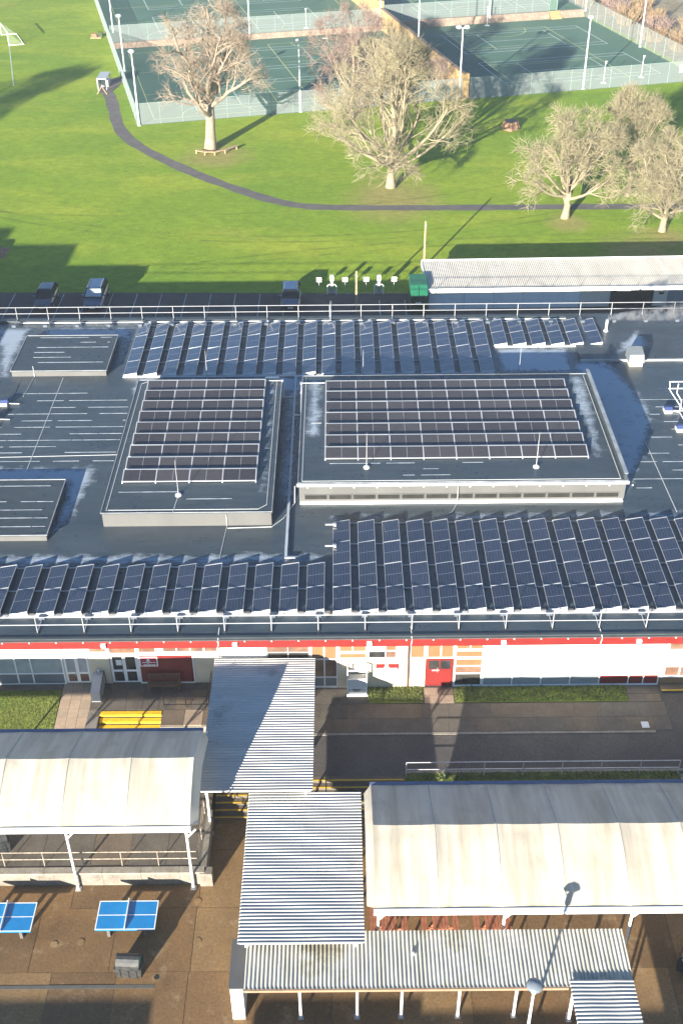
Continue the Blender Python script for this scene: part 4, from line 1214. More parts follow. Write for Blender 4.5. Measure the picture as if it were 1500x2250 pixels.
# vents on the right-hand roof
t = thing('roof_cowl', 'white boxy roof cowl beside the felt step', 'vent', (22.4,77.0,ZR))
put(MB().box(21.9,22.9,76.4,77.5,ZR,ZR+.35), 'curb', M['cream'], t)
M['cowl'] = mat('cowl_white', (.19,.21,.22), (.16,.18,.19), 3, rough=.4)
put(MB().hexa([(21.8,76.3,ZR+.352),(23.0,76.3,ZR+.352),(23.0,77.6,ZR+.352),(21.8,77.6,ZR+.352)], [(21.85,76.5,ZR+.95),(22.95,76.5,ZR+.95),(22.95,77.55,ZR+1.15),(21.85,77.55,ZR+1.15)]), 'hood', M['cowl'], t)
put(MB().hexa([(21.95,76.38,ZR+.55),(22.85,76.38,ZR+.55),(22.85,76.6,ZR+.55),(21.95,76.6,ZR+.55)], [(22.0,76.42,ZR+.85),(22.8,76.42,ZR+.85),(22.8,76.6,ZR+.85),(22.0,76.6,ZR+.85)]), 'louvre', M['galv'], t)
t = thing('flue_pipe', 'short white flue pipe giving off steam at rear right', 'flue', (21.2,82.05,ZR+.16))
put(MB().tube([(21.2,82.05,ZR+.16),(21.2,82.05,ZR+1.15)], .10, 10), 'pipe', M['white_metal'], t)
put(MB().lathe([(.19,0),(.19,.05),(.11,.12)], 12, (21.2,82.05,ZR+.162)), 'collar', M['white_metal'], t)
put(MB().lathe([(.12,0),(.12,.08)], 10, (21.2,82.05,ZR+1.10)), 'rim', M['galv'], t)
# roof access guard at right edge with its hooded weights
t = thing('access_guard', 'white tubular access guard at right edge of the roof', 'railing', (23.8,69.5,ZR))
put(MB().tube([(24.0,69.5,ZR+.1),(24.0,69.5,ZR+1.0),(23.7,69.9,ZR+1.4),(23.7,69.9,ZR+2.15)], .035, 6), 'post', M['white_metal'], t)
for z in (1.6, 2.15): put(MB().tube([(23.15,70.2,ZR+z),(26,70.2,ZR+z)], .035, 6), 'rail', M['white_metal'], t)
put(MB().tube([(23.15,70.2,ZR+2.15),(23.2,69.9,ZR+1.6),(24.3,68.2,ZR+.3)], .03, 6), 'brace', M['white_metal'], t)
put(MB().tube([(23.3,69.62,ZR+.1),(24.0,69.5,ZR+.1)], .035, 6), 'outrigger', M['white_metal'], t)
put(MB().tube([(24.0,69.5,ZR+.1),(24.1,66.5,ZR+.1)], .035, 6), 'outrigger', M['white_metal'], t)
def hooded(x, y, label):
    t = thing('hooded_weight', label, 'counterweight', (x,y,ZR), 'hooded counterweights')
    put(MB().xprism([(-.3,0),(.3,0),(.34,.16),(.2,.22),(-.2,.22),(-.34,.16)], -.26, .26), 'block', M['disc'], t, False)
    put(MB().xprism([(-.22,.221),(.34,.221),(.28,.36),(-.05,.40)], -.22, .30), 'hood', M['navy'], t, False)
    put(MB().tube([(.26,0,.1),(1.1,-.05,.1)], .03, 6), 'arm', M['white_metal'], t, False)
hooded(23.2, 69.7, 'hooded counterweight beside the white access guard')
hooded(23.45, 67.2, 'hooded counterweight at right roof edge, nearer of two')
hooded(-24.3, 71.5, 'hooded counterweight at left roof edge, further of two')
hooded(-24.5, 69.3, 'hooded counterweight at left roof edge, nearer of two')
# rotating vent at back corner of the left block
t = thing('roof_vent', 'small curved metal roof vent at back corner of left block', 'vent', (-4.9,73.7,ZR))
put(MB().xprism([(73.2,ZR),(74.1,ZR),(74.1,ZR+.55),(73.9,ZR+.8),(73.5,ZR+.88),(73.2,ZR+.7)], -5.5, -4.5), 'hood', M['galv'], t)

# ---- frost lying on the felt
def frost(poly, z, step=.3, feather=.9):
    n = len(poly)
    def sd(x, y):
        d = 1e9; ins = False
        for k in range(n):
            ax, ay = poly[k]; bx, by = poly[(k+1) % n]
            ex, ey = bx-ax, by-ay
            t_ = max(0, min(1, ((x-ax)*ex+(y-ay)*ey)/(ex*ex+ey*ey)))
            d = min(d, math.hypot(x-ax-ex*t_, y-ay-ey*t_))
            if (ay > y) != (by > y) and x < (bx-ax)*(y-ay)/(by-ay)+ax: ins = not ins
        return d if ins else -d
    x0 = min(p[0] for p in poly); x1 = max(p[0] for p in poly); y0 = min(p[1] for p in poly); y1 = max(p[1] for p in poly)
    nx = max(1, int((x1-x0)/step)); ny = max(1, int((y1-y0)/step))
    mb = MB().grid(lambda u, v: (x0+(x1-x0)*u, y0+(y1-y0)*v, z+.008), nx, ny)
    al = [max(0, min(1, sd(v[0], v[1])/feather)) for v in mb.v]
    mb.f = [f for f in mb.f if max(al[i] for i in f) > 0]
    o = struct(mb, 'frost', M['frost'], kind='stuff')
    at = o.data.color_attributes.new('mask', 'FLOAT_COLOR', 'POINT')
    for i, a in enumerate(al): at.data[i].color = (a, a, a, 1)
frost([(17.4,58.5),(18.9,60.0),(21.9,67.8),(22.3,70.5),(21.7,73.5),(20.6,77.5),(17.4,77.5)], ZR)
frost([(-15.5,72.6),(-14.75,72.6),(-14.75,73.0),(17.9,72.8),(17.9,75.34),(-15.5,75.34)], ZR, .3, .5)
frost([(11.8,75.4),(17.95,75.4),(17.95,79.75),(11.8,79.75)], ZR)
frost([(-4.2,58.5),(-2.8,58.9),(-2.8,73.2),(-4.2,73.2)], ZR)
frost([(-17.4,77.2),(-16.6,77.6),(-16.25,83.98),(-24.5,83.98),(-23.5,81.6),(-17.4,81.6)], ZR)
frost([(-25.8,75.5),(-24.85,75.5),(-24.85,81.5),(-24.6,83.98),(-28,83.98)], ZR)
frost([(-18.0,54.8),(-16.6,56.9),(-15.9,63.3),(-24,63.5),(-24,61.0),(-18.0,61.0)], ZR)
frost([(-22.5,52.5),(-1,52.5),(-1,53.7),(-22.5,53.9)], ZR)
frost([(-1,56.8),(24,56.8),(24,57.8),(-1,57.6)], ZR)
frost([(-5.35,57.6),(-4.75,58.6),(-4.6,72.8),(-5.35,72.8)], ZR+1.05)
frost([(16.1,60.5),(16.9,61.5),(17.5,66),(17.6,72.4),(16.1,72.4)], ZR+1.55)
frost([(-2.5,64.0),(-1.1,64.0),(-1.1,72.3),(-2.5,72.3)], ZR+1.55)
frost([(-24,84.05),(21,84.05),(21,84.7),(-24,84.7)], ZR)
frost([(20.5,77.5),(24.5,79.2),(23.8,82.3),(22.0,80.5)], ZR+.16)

# ================================================================== TERRACES AND YARD
def slabs(parent, xs, ys, z, mats_, th=.06, gap=.02, seed=1, tilt=.0, name='slab'):
    R_ = random.Random(seed)
    for j in range(len(ys)-1):
        row = xs[j] if isinstance(xs[0], (list, tuple)) else xs
        for i in range(len(row)-1):
            dz = R_.uniform(-.006,.006)
            put(MB().box(row[i]+gap/2, row[i+1]-gap/2, ys[j]+gap/2, ys[j+1]-gap/2, z-th, z+dz), name, M[R_.choice(mats_)], parent)
# lower yard of big concrete slabs
yard = struct(MB().sheet([(-60,5),(60,5),(60,39.6),(-60,39.6)], -.012), 'yard', M['joint'])
R_ = random.Random(9)
ys = [14.0,17.4,20.8,24.0,26.6,29.33,32.62,35.9,39.5]
rows = []
for j in range(len(ys)-1):
    x = -20.5 + R_.uniform(0,2.5); r_ = [x]
    while x < 21: x += R_.choice((2.4,3.05,3.05,3.6,4.6)); r_.append(x)
    rows.append(r_)
rows[4] = [-20,-16.9,-13.1,-10.2,-7.0,-3.9,-.6,2.4,5.5,8.5,11.4,14.4,17.6,21]
rows[5] = [-20,-17.2,-14.2,-10.6,-6.95,-4.1,-1,2.1,5.2,8.4,11.8,14.9,18.2,21]
rows[6] = [-20,-16.5,-12.9,-10.2,-6.9,-4,-.7,2.2,5.6,8.7,12,15,18.2,21]
slabs(yard, rows, ys, 0, ['yard','yard','yard2','yard3'], .06, .026, 12)
# drain channel, manholes and round covers in the yard
put(MB().box(-20, -8.45, 28.52, 28.70, .002, .012), 'drain_channel', M['drain'], yard)
def cover(x, y, r, lab, m='disc'):
    t = tag(put(MB().lathe([(r,0),(r,.012),(r*.8,.013)], 12, (x,y,.004)), 'ground_cover', M[m]), lab, 'cover', 'round covers in the yard')
cover(-13.3, 30.75, .17, 'round concrete cover in the yard beside left table', 'yard2')
cover(-12.1, 30.85, .17, 'round concrete cover in the yard between the two tables', 'yard2')
cover(-6.75, 30.85, .18, 'round concrete cover in the yard right of the blue table', 'yard2')
cover(-6.95, 32.95, .19, 'round concrete cover near foot of canopy post', 'yard2')
cover(-8.4, 29.05, .12, 'small dark drain cover right of the hooded bin', 'rubber')

# left terrace with retaining wall
struct(MB().sheet([(-60,34.0),(-6.65,34.0),(-6.65,42.6),(-60,42.6)], ZG-.012), 'left_terrace', M['joint'])
lt = [o for o in COL.objects if o.name == 'left_terrace'][0]
R_ = random.Random(4); yy = [34.22,36.6,39.0,41.4,42.55]; rr = []
for j in range(4):
    x = -22 + R_.uniform(0,1.5); r_ = [x]
    while x < -6.9: x += R_.choice((1.8,2.4,2.9)); r_.append(min(x,-6.85))
    rr.append([v for i, v in enumerate(r_) if i == 0 or v - r_[i-1] > .05])
slabs(lt, rr, yy, ZG, ['slab2','slab','slab2'], .06, .02, 5)
w = thing('retaining_wall', 'pale concrete retaining wall in front of left terrace', 'wall', (-12,33.95,0))
R_ = random.Random(6); x = -24.0
while x < -6.9:
    e = min(x + R_.choice((1.83,2.4,2.75)), -6.66)
    put(MB().box(x+.006, e-.006, 33.92+R_.uniform(-.01,.01), 34.2, -.05, ZG-.08), 'wall_block', M['concrete'], w)
    put(MB().box(x+.008, e-.008, 33.86, 34.215, ZG-.078, ZG+.03), 'coping', M['kerb'], w)
    x = e
put(MB().box(-6.86, -6.58, 34.22, 37.6, -.05, ZG+.03), 'return_wall', M['concrete'], w)
put(MB().box(-6.9, -6.3, 33.8, 34.218, -.05, ZG-.02), 'end_pier', M['concrete'], w)
def handrail(name, label, pts, z, h, m, posts, mids=(.5,), r=.025):
    t = thing(name, label, 'railing', (pts[0][0],pts[0][1],z))
    for hh in (1.0,)+tuple(mids):
        put(MB().tube([(p[0],p[1],z+h*hh) for p in pts], r, 6), 'rail', m, t)
    for p in posts:
        put(MB().tube([(p[0],p[1],z-.02),(p[0],p[1],z+h)], r, 6), 'post', m, t)
    return t
handrail('handrail', 'worn tubular handrail along edge of left terrace', [(-22,34.32),(-6.95,34.32),(-6.95,37.4)], ZG, 1.0, M['rust'],
         [(-20.0,34.32),(-18.1,34.32),(-16.2,34.32),(-14.3,34.32),(-12.43,34.32),(-10.6,34.32),(-8.86,34.32),(-6.95,34.32),(-6.95,35.8),(-6.95,37.4)])

# stairs between yard and terrace
st = thing('yard_steps', 'wide concrete steps with yellow nosings beneath covered walkway', 'steps', (-2,38.6,0))
n = 6
for i in range(n):
    y = 37.75 + .335*i; z = ZG*(i+1)/n
    s_ = put(MB().box(-6.55, 3.1, y, 39.72, ZG*i/n-.02 if i else -.05, z), 'step', M['slab2'], st)
    put(MB().box(-6.54, 3.09, y-.004, y+.075, z+.001, z+.012), 'nosing', M['yellow'], s_)
for x in (-4.6, -.9): handrail('stair_rail', 'short dark stair rail on the wide steps, ' + ('left of lower walkway roof' if x < -3 else 'under the lower walkway roof'), [(x,37.9),(x,39.8)], .5, 1.0, M['darksteel'], [(x,37.95),(x,39.75)])

# right terrace: tarmac, kerbs, slab paths, verges
struct(MB().sheet([(-6.64,39.70),(60,39.70),(60,46.5),(-6.64,46.5)], ZG-.004), 'terrace', M['tarmac'])
ter = [o for o in COL.objects if o.name == 'terrace'][0]
put(MB().box(3.1, 60, 39.3, 39.72, -.05, ZG-.02), 'edge_wall', M['concrete'], ter)
struct(MB().sheet([(3.15,39.28),(17.3,39.28),(17.3,39.86),(3.15,39.86)], ZG+.02), 'verge', M['verge'])
for k in range(16):
    x = 3.15 + .915*k
    if x < 17: put(MB().box(x, x+.90, 39.87, 40.03, ZG-.05, ZG+.035), 'kerb', M['kerb'], ter)
for k in range(22):
    x = -6.4 + 1.22*k
    if x < 16: put(MB().box(x, x+1.205, 42.56, 42.72, ZG-.05, ZG+.022), 'kerb', M['kerb'], ter)
x = -6.4; R_ = random.Random(15); r1 = [x]
while x < 17.5: x += R_.choice((.9,1.22,1.5,1.8)); r1.append(min(x,17.7))
x = -6.4; r2_ = [x]
while x < 17.5: x += R_.choice((1.2,1.5,1.8,2.3)); r2_.append(min(x,17.7))
fix = lambda r_: [v for i, v in enumerate(r_) if i == 0 or v - r_[i-1] > .1]
slabs(ter, [fix(r1),fix(r2_)], [42.74,43.76,44.86], ZG+.012, ['slab2','slab','slab2'], .04, .018, 16)
slabs(ter, [4.5,5.3,6.15], [44.88,45.5,46.12], ZG+.014, ['slab','slab3'], .04, .018, 17)
slabs(ter, [15.85,16.75,17.62], [44.88,45.5,46.12], ZG+.014, ['slab','slab2'], .04, .018, 18)
slabs(ter, [-6.4,-4.2,-2.9,-1.6,-.3,1.35], [44.88,46.12], ZG+.014, ['slab2'], .04, .018, 19)
struct(MB().sheet([(1.4,44.9),(4.45,44.9),(4.45,46.15),(1.4,46.15)], ZG+.03), 'verge', M['verge'])
struct(MB().sheet([(6.2,44.9),(15.8,44.9),(15.8,46.15),(6.2,46.15)], ZG+.03), 'verge', M['verge'])
put(MB().box(16.1,16.5,42.9,43.35,ZG+.02,ZG+.032), 'mat', M['paper'], ter)
put(MB().box(17.75,30,45.6,46.15,ZG,ZG+.12), 'step', M['slab'], ter)
put(MB().box(17.75,30,45.59,45.67,ZG+.121,ZG+.13), 'nosing', M['yellow'], ter)
handrail('handrail', 'pale galvanised handrail between tarmac terrace and right canopy', [(3.2,39.66),(17.2,39.66)], ZG, 1.05, M['galv'], [(3.2+2.0*k,39.66) for k in range(8)])
# leafy weeds along the cream wall
def weeds(x0, x1, y0, y1, n, seed, z, label):
    R_ = random.Random(seed); mb = MB()
    for k in range(n):
        x = R_.uniform(x0,x1); y = R_.uniform(y0,y1); h = R_.uniform(.03,.12); a = R_.uniform(0,6.28); w = .028
        dx, dy = math.cos(a)*w, math.sin(a)*w; lx, ly = R_.gauss(0,.08), R_.gauss(0,.08)
        mb.add([(x-dx,y-dy,z),(x+dx,y+dy,z),(x+lx+dx*.4,y+ly+dy*.4,z+h),(x+lx-dx*.4,y+ly-dy*.4,z+h)], [(0,1,2,3)])
    o = put(mb, 'grass_tufts', M['leaf']); o['kind'] = 'stuff'
    o['label'] = label; o['category'] = 'grass'
M['leaf'] = mat('grass_blade', (.075,.10,.022), (.11,.12,.035), 2, rough=.8)
weeds(1.4, 4.45, 45.0, 46.1, 900, 1, ZG+.02, 'grass tufts along foot of the cream wall')
weeds(6.2, 15.8, 45.0, 46.1, 2200, 2, ZG+.02, 'grass tufts along foot of the white panelled wall')
weeds(3.2, 17.2, 39.3, 39.84, 1600, 3, ZG+.02, 'grass tufts along the terrace handrail')
# left lawn, ramp and platform
mb = MB().add([(-60,42.5,ZG+.05),(-15.66,42.5,ZG+.05),(-15.66,45.75,1.36),(-60,45.75,1.36)], [(0,1,2,3)])
struct(mb, 'lawn', M['verge'])
mb = MB()
R_ = random.Random(8)
for k in range(5200):
    x = R_.uniform(-21,-15.7); f = R_.random(); y = 42.5+3.25*f; z = ZG+.05+(1.36-ZG-.05)*f; h = R_.uniform(.03,.08); a = R_.uniform(0,6.28); w = .018
    dx, dy = math.cos(a)*w, math.sin(a)*w; lx, ly = R_.gauss(0,.05), R_.gauss(0,.05)
    mb.add([(x-dx,y-dy,z),(x+dx,y+dy,z),(x+lx,y+ly,z+h)], [(0,1,2)])
o = put(mb, 'grass_tufts', M['leaf']); o['kind'] = 'stuff'; o['label'] = 'longer grass on small lawn below left windows'; o['category'] = 'grass'
struct(MB().box(-60,-15.66,45.752,46.41,.5,1.38), 'wall_strip', M['slab2'])
ramp_o = struct(MB().add([(-15.64,42.0,ZG-.02),(-13.9,42.0,ZG-.02),(-13.9,46.4,1.36),(-15.64,46.4,1.36)], [(0,1,2,3)]), 'ramp', M['joint'])
R_ = random.Random(31)
for j in range(7):
    for i in range(3):
        y0, y1 = 42.02+.62*j, 42.02+.62*(j+1)-.02; x0 = -15.62+.572*i
        za, zb = ZG+(1.375-ZG)*(y0-42)/4.4, ZG+(1.375-ZG)*(y1-42)/4.4
        mb = MB().hexa([(x0,y0,za-.05),(x0+.555,y0,za-.05),(x0+.555,y1,zb-.05),(x0,y1,zb-.05)], [(x0,y0,za),(x0+.555,y0,za),(x0+.555,y1,zb),(x0,y1,zb)])
        put(mb, 'slab', M[R_.choice(('slab3','slab3','slab4'))], ramp_o)
PZ = 1.42
plat = thing('entrance_platform', 'raised paved entrance platform in front of the red panel', 'platform', (-10.3,45,ZG))
put(MB().box(-13.86, -6.72, 44.12, 46.41, ZG-.05, PZ-.05), 'base', M['concrete'], plat)
put(MB().box(-9.83, -6.72, 42.9, 44.118, ZG-.05, PZ-.05), 'base', M['concrete'], plat)
put(MB().box(-13.86, -13.25, 42.5, 44.118, ZG-.05, PZ-.02), 'cheek_wall', M['concrete'], plat)
slabs(plat, [-13.84,-12.9,-11.9,-11.0,-10.1,-9.2,-8.3,-7.5,-6.74], [44.14,44.9,45.65,46.4], PZ, ['slab','slab2','slab','slab2'], .048, .018, 21)
slabs(plat, [-9.82,-8.6,-7.6,-6.74], [42.95,44.11], PZ, ['slab','slab3'], .048, .018, 22)
es = thing('entrance_steps', 'three bright yellow edged steps up to the entrance platform', 'steps', (-11.5,43.4,ZG))
for i in range(3):
    y = 43.02 + .37*i; z = ZG + (PZ-ZG)*(i+1)/3
    s_ = put(MB().box(-13.23, -9.85, y, 44.116, ZG-.03, z-.003), 'step', M['slab2'], es)
    put(MB().box(-13.2, -9.87, y-.012, y+.27, z-.13, z+.012), 'nosing', M['yellow'], s_)
handrail('handrail', 'dark thin handrail on right part of entrance platform', [(-9.75,44.2),(-7.35,44.2)], PZ, .9, M['darksteel'], [(-9.75,44.2),(-8.55,44.2),(-7.4,44.2)], (.35,), .022)
handrail('handrail', 'dark thin handrail beside walkway at end of platform', [(-7.3,44.3),(-7.3,46.1)], PZ, .95, M['darksteel'], [(-7.3,44.3),(-7.3,45.2),(-7.3,46.1)], (.4,), .022)
# bench against the red panel
b = thing('park_bench', 'dark wooden slatted bench against the red panel', 'bench', (-9.9,45.8,PZ))
for k in range(4): put(MB().box(-10.8,-9.0,45.45+.115*k,45.545+.115*k,PZ+.42,PZ+.45), 'seat_slat', M['wood'], b)
for k in range(12): put(MB().box(-10.72+.145*k,-10.66+.145*k,45.93,45.96,PZ+.5,PZ+.88), 'back_slat', M['wood'], b)
put(MB().box(-10.8,-9.0,45.92,45.97,PZ+.882,PZ+.95), 'top_rail', M['wood'], b)
for x in (-10.78,-9.09):
    for y in (45.46,45.9): put(MB().box(x,x+.07,y,y+.07,PZ,PZ+(.62 if y < 45.6 else .9)), 'leg', M['wood'], b)
    put(MB().box(x-.005,x+.075,45.42,45.9,PZ+.625,PZ+.665), 'armrest', M['wood'], b)
# grey box beside the ramp
b = thing('metal_screen', 'grey steel box screen between ramp and entrance doors', 'screen', (-13.55,45.4,PZ))
put(MB().hexa([(-13.8,44.75,PZ),(-13.3,44.75,PZ),(-13.3,46.05,PZ),(-13.8,46.05,PZ)],[(-13.8,44.75,PZ+.72),(-13.3,44.75,PZ+.72),(-13.3,46.05,PZ+1.0),(-13.8,46.05,PZ+1.0)]), 'casing', M['steelbox'], b)
put(MB().tube([(-13.2,44.7,PZ),(-13.2,44.8,PZ+.85),(-13.2,46.0,PZ+1.15),(-13.2,46.1,PZ)], .025, 6), 'grab_rail', M['darksteel'], b)
put(MB().lathe([(.1,0),(.1,.2),(.04,.26)], 10, (-13.5,46.0,PZ+1.0)), 'lamp', M['galv'], b)
# white caged air unit against the cream wall
b = thing('plant_cage', 'white framed cage round an air conditioning unit', 'cage', (.8,45.8,ZG))
fr = MB()
for x in (.25,1.31):
    for y in (45.5,46.12): fr.box(x-.03,x+.03,y-.03,y+.03,ZG+.1,ZG+1.95)
put(fr, 'upright', M['white'], b)
for z in (ZG+.62, ZG+1.28, ZG+1.95):
    fr = MB(); fr.box(.28,1.28,45.47,45.53,z-.025,z+.025); fr.box(.28,1.28,46.09,46.15,z-.025,z+.025); fr.box(.22,.28,45.53,46.09,z-.025,z+.025); fr.box(1.28,1.34,45.53,46.09,z-.025,z+.025)
    put(fr, 'frame_bar', M['white'], b)
put(MB().box(.2,1.36,45.45,46.17,ZG+.03,ZG+.12), 'base_tray', M['white'], b)
put(MB().box(.33,1.24,45.62,46.0,ZG+.14,ZG+1.2), 'air_unit', M['steelbox'], b)
put(MB().box(.3,1.27,45.5,45.515,ZG+.66,ZG+1.26), 'cover_panel', M['disc'], b)
fanm = MB(); fanm.add([(.75+.26*math.cos(a*.5236),45.612,ZG+.48+.26*math.sin(a*.5236)) for a in range(12)], [tuple(range(12))])
put(fanm, 'fan_grille', M['spandrel'], b)

# ================================================================== CANOPIES
def cut_ridge(o):
    # keep the ridge line crisp: flat shade the two rows that meet on it
    me = o.data
    for e in me.edges: pass
    import bmesh
    bm = bmesh.new(); bm.from_mesh(me); bm.edges.ensure_lookup_table()
    ys_ = sorted({round(v.co.y, 4) for v in bm.verts}); ym_ = ys_[len(ys_)//2]
    for e in bm.edges:
        if abs(e.verts[0].co.y-ym_) < 1e-3 and abs(e.verts[1].co.y-ym_) < 1e-3: e.smooth = False
    bm.to_mesh(me); bm.free()
def canopy(name, label, x_end, x_far, side, y0, y1, z0, rise, ribs, posts, fab):
    """fabric vault; x_end is the near end, panels between consecutive ribs"""
    t = thing(name, label, 'canopy', (x_end, (y0+y1)/2, 0))
    ym, hw = (y0+y1)/2, (y1-y0)/2
    def prof(v):
        q = abs(2*v-1)
        return rise*(1 - ((.42*q + .58*q*q) if v < .5 else (.92*q + .08*q*q)))
    for i in range(len(ribs)-1):
        a, b_ = ribs[i], ribs[i+1]
        def fn(u, v, a=a, b_=b_):
            x = a + (b_-a)*u
            sag = -(.17 if v < .5 else .12)*(math.sin(math.pi*u)**.8)*(.35+.65*min(1, abs(2*v-1)*2.5))*(1-.85*abs(2*v-1)**3)
            return (x, y0 + (y1-y0)*v, z0 + prof(v) + sag)
        fpn = put(MB().grid(fn, 12, 30), 'fabric_panel', fab, t, True, True)
        cut_ridge(fpn)
    for x in ribs:
        pts = [(x, y0+(y1-y0)*k/16, z0+prof(k/16)-.09) for k in range(17)]
        put(MB().tube(pts, .045, 6), 'rib', M['white_metal'], t)
    for x in ribs[1:-1]:
        pts = [(x, y0+(y1-y0)*k/20, z0+prof(k/20)+.012) for k in range(21)]
        sm = MB()
        for p_, q_ in zip(pts, pts[1:]): sm.beam(p_, q_, .05, .012)
        put(sm, 'seam_strip', M['seamtape'], t)
    lo, hi = min(ribs), max(ribs)
    put(MB().box(lo-.06, hi+.06, y0-.26, y0-.05, z0-.17, z0+.02), 'front_gutter', M['white'], t)
    put(MB().box(lo-.06, hi+.06, y0-.05, y0+.02, z0-.06, z0-.005), 'front_beam', M['galv'], t)
    put(MB().box(lo-.06, hi+.06, y1-.04, y1+.14, z0-.16, z0+.03), 'rear_beam', M['navy_beam'], t)
    # gable end sheet
    for xe in (x_end,):
        n = 16; mb = MB()
        top = [(xe+side*.004, y0+(y1-y0)*k/n, z0+prof(k/n)) for k in range(n+1)]
        out = [(xe+side*.34, y0+.3+(y1-y0-.6)*k/n, z0+prof(k/n)*.72-.28) for k in range(n+1)]
        mb.v = top+out; mb.f = [(k,k+1,n+2+k,n+1+k) for k in range(n)]
        put(mb, 'end_valance', fab, t, True, True)
    for (px, py, pz) in posts:
        p_ = put(MB().tube([(px,py,pz),(px,py,z0-.1)], .065, 8), 'post', M['white'], t)
        put(MB().box(px-.14,px+.14,py-.14,py+.14,pz+.001,pz+.02), 'base_plate', M['galv'], p_)
        put(MB().beam((px,py,z0-.7),(px+.45,py+.02,z0-.13),.06,.06), 'bracket', M['white'], p_)
    return t
M['seamtape'] = mat('membrane_seam', (.44,.42,.37), (.33,.31,.27), 2, rough=.6)
M['navy_beam'] = mat('dark_blue_beam', (.10,.12,.22), (.14,.16,.24), 2, rough=.5)
canopy('fabric_canopy', 'white fabric vault canopy over left terrace', -7.05, -24, 1, 33.85, 39.75, 4.42, 1.28,
       [-7.05,-10.0,-12.95,-15.9,-18.85,-21.8,-24.75], [(-7.22,33.72,0),(-12.72,33.72,0),(-18.2,33.72,0),(-7.22,39.75,ZG),(-12.72,39.75,ZG),(-18.2,39.75,ZG)], M['fab_l'])
canopy('fabric_canopy', 'long white fabric vault canopy at lower right', 1.3, 26, -1, 30.05, 36.95, 3.5, 1.28,
       [1.3,4.07,6.85,9.62,12.4,15.17,17.95,20.7], [(1.45,29.95,0),(6.95,29.95,0),(12.5,29.95,0),(18.0,29.95,0),(1.45,36.95,0),(6.95,36.95,0),(12.5,36.95,0)], M['fab_r'])

# ================================================================== COVERED WALKWAYS
def corrugated(x0, x1, y0, y1, z, along, pitch=.177, amp=.027, slope=0.0, seed=1):
    """along='x': ridges run along x"""
    R_ = random.Random(seed); mb = MB()
    if along == 'x':
        n = int((y1-y0)/pitch*8)
        off = [R_.uniform(-.012,.012) for _ in range(9)]
        mb.grid(lambda u, v: (x0+(x1-x0)*u, y0+(y1-y0)*v, z + slope*v + amp*math.sin(2*math.pi*(y1-y0)*v/pitch) + .008*math.sin(u*9+v*40)), 8, n)
    else:
        n = int((x1-x0)/pitch*8)
        mb.grid(lambda u, v: (x0+(x1-x0)*u, y0+(y1-y0)*v, z + slope*v + amp*math.sin(2*math.pi*(x1-x0)*u/pitch) + .006*math.sin(v*9+u*60)), n, 6)
    return mb
def walkway(label, x0, x1, y0, y1, z, along, m, posts, fascia='x', slope=0.0, seed=1):
    t = thing('covered_walkway', label, 'walkway', ((x0+x1)/2,(y0+y1)/2,0))
    put(corrugated(x0, x1, y0, y1, z, along, slope=slope, seed=seed), 'roof_sheet', m, t, True, True)
    for yb in ([y0+.15, (y0+y1)/2, y1-.15]):
        put(MB().box(x0+.1, x1-.1, yb-.04, yb+.04, z-.20+slope*(yb-y0)/(y1-y0), z-.04+slope*(yb-y0)/(y1-y0)), 'purlin', M['white_metal'], t)
    for xb in (x0+.35, x1-.35):
        put(MB().beam((xb,y0+.05,z-.27),(xb,y1-.05,z-.27+slope),.09,.13), 'beam', M['white'], t)
    for (px, py, pz) in posts:
        p_ = put(MB().box(px-.05,px+.05,py-.05,py+.05,pz,z-.2), 'post', M['white'], t)
        put(MB().box(px-.12,px+.12,py-.12,py+.12,pz+.001,pz+.02), 'base_plate', M['galv'], p_)
    return t
walkway('upper corrugated walkway roof reaching the building, half in shadow', -7.0, -1.5, 36.62, 45.85, 3.5, 'x', M['corr'],
        [(-6.65,36.9,0.0),(-6.65,41.2,ZG),(-6.65,45.6,PZ),(-1.85,41.2,ZG),(-1.85,45.6,ZG)], seed=2)
walkway('lower corrugated walkway roof in the middle of the yard', -4.6, .82, 28.62, 36.85, 3.1, 'x', M['corr'],
        [(-4.2,29.0,0),(-4.2,33,0),(.45,29.0,0),(.45,33,0),(-4.2,36.5,0),(.45,36.5,0)], seed=3)
w3 = walkway('low corrugated walkway roof crossing the yard with white posts', -4.25, 12.05, 26.95, 29.62, 2.42, 'y', M['corr_low'],
        [(-1.94,27.1,0),(.48,27.1,0),(2.37,27.1,0),(4.8,27.1,0),(7.2,27.1,0),(9.6,27.1,0),(-1.94,29.4,0),(2.37,29.4,0),(7.2,29.4,0),(11.8,29.4,0)], slope=.07, seed=4)
put(MB().box(-4.25, 9.3, 26.86, 26.94, 2.30, 2.44), 'edge_board', M['pale_board'], w3)
put(MB().lathe([(.09,0),(.11,.06),(.05,.14)], 10, (2.9,28.5,2.46)), 'roof_fixing', M['galv'], w3)
walkway('short corrugated walkway roof at bottom right corner', 9.35, 12.02, 9.0, 27.2, 2.55, 'x', M['corr'],
        [(9.55,26.9,0),(9.55,22.5,0),(11.8,26.8,0),(11.8,22.5,0),(9.55,18,0),(11.8,18,0),(9.55,13.5,0),(11.8,13.5,0)], seed=5)
e = thing('end_wall', 'white painted end wall of the low walkway', 'wall', (-4.6,28.2,0))
put(MB().box(-4.85, -4.32, 27.05, 29.3, 0, 2.30), 'wall_face', M['white'], e)
put(MB().box(-4.9, -4.27, 27.0, 29.35, 2.302, 2.40), 'coping', M['cladding'], e)

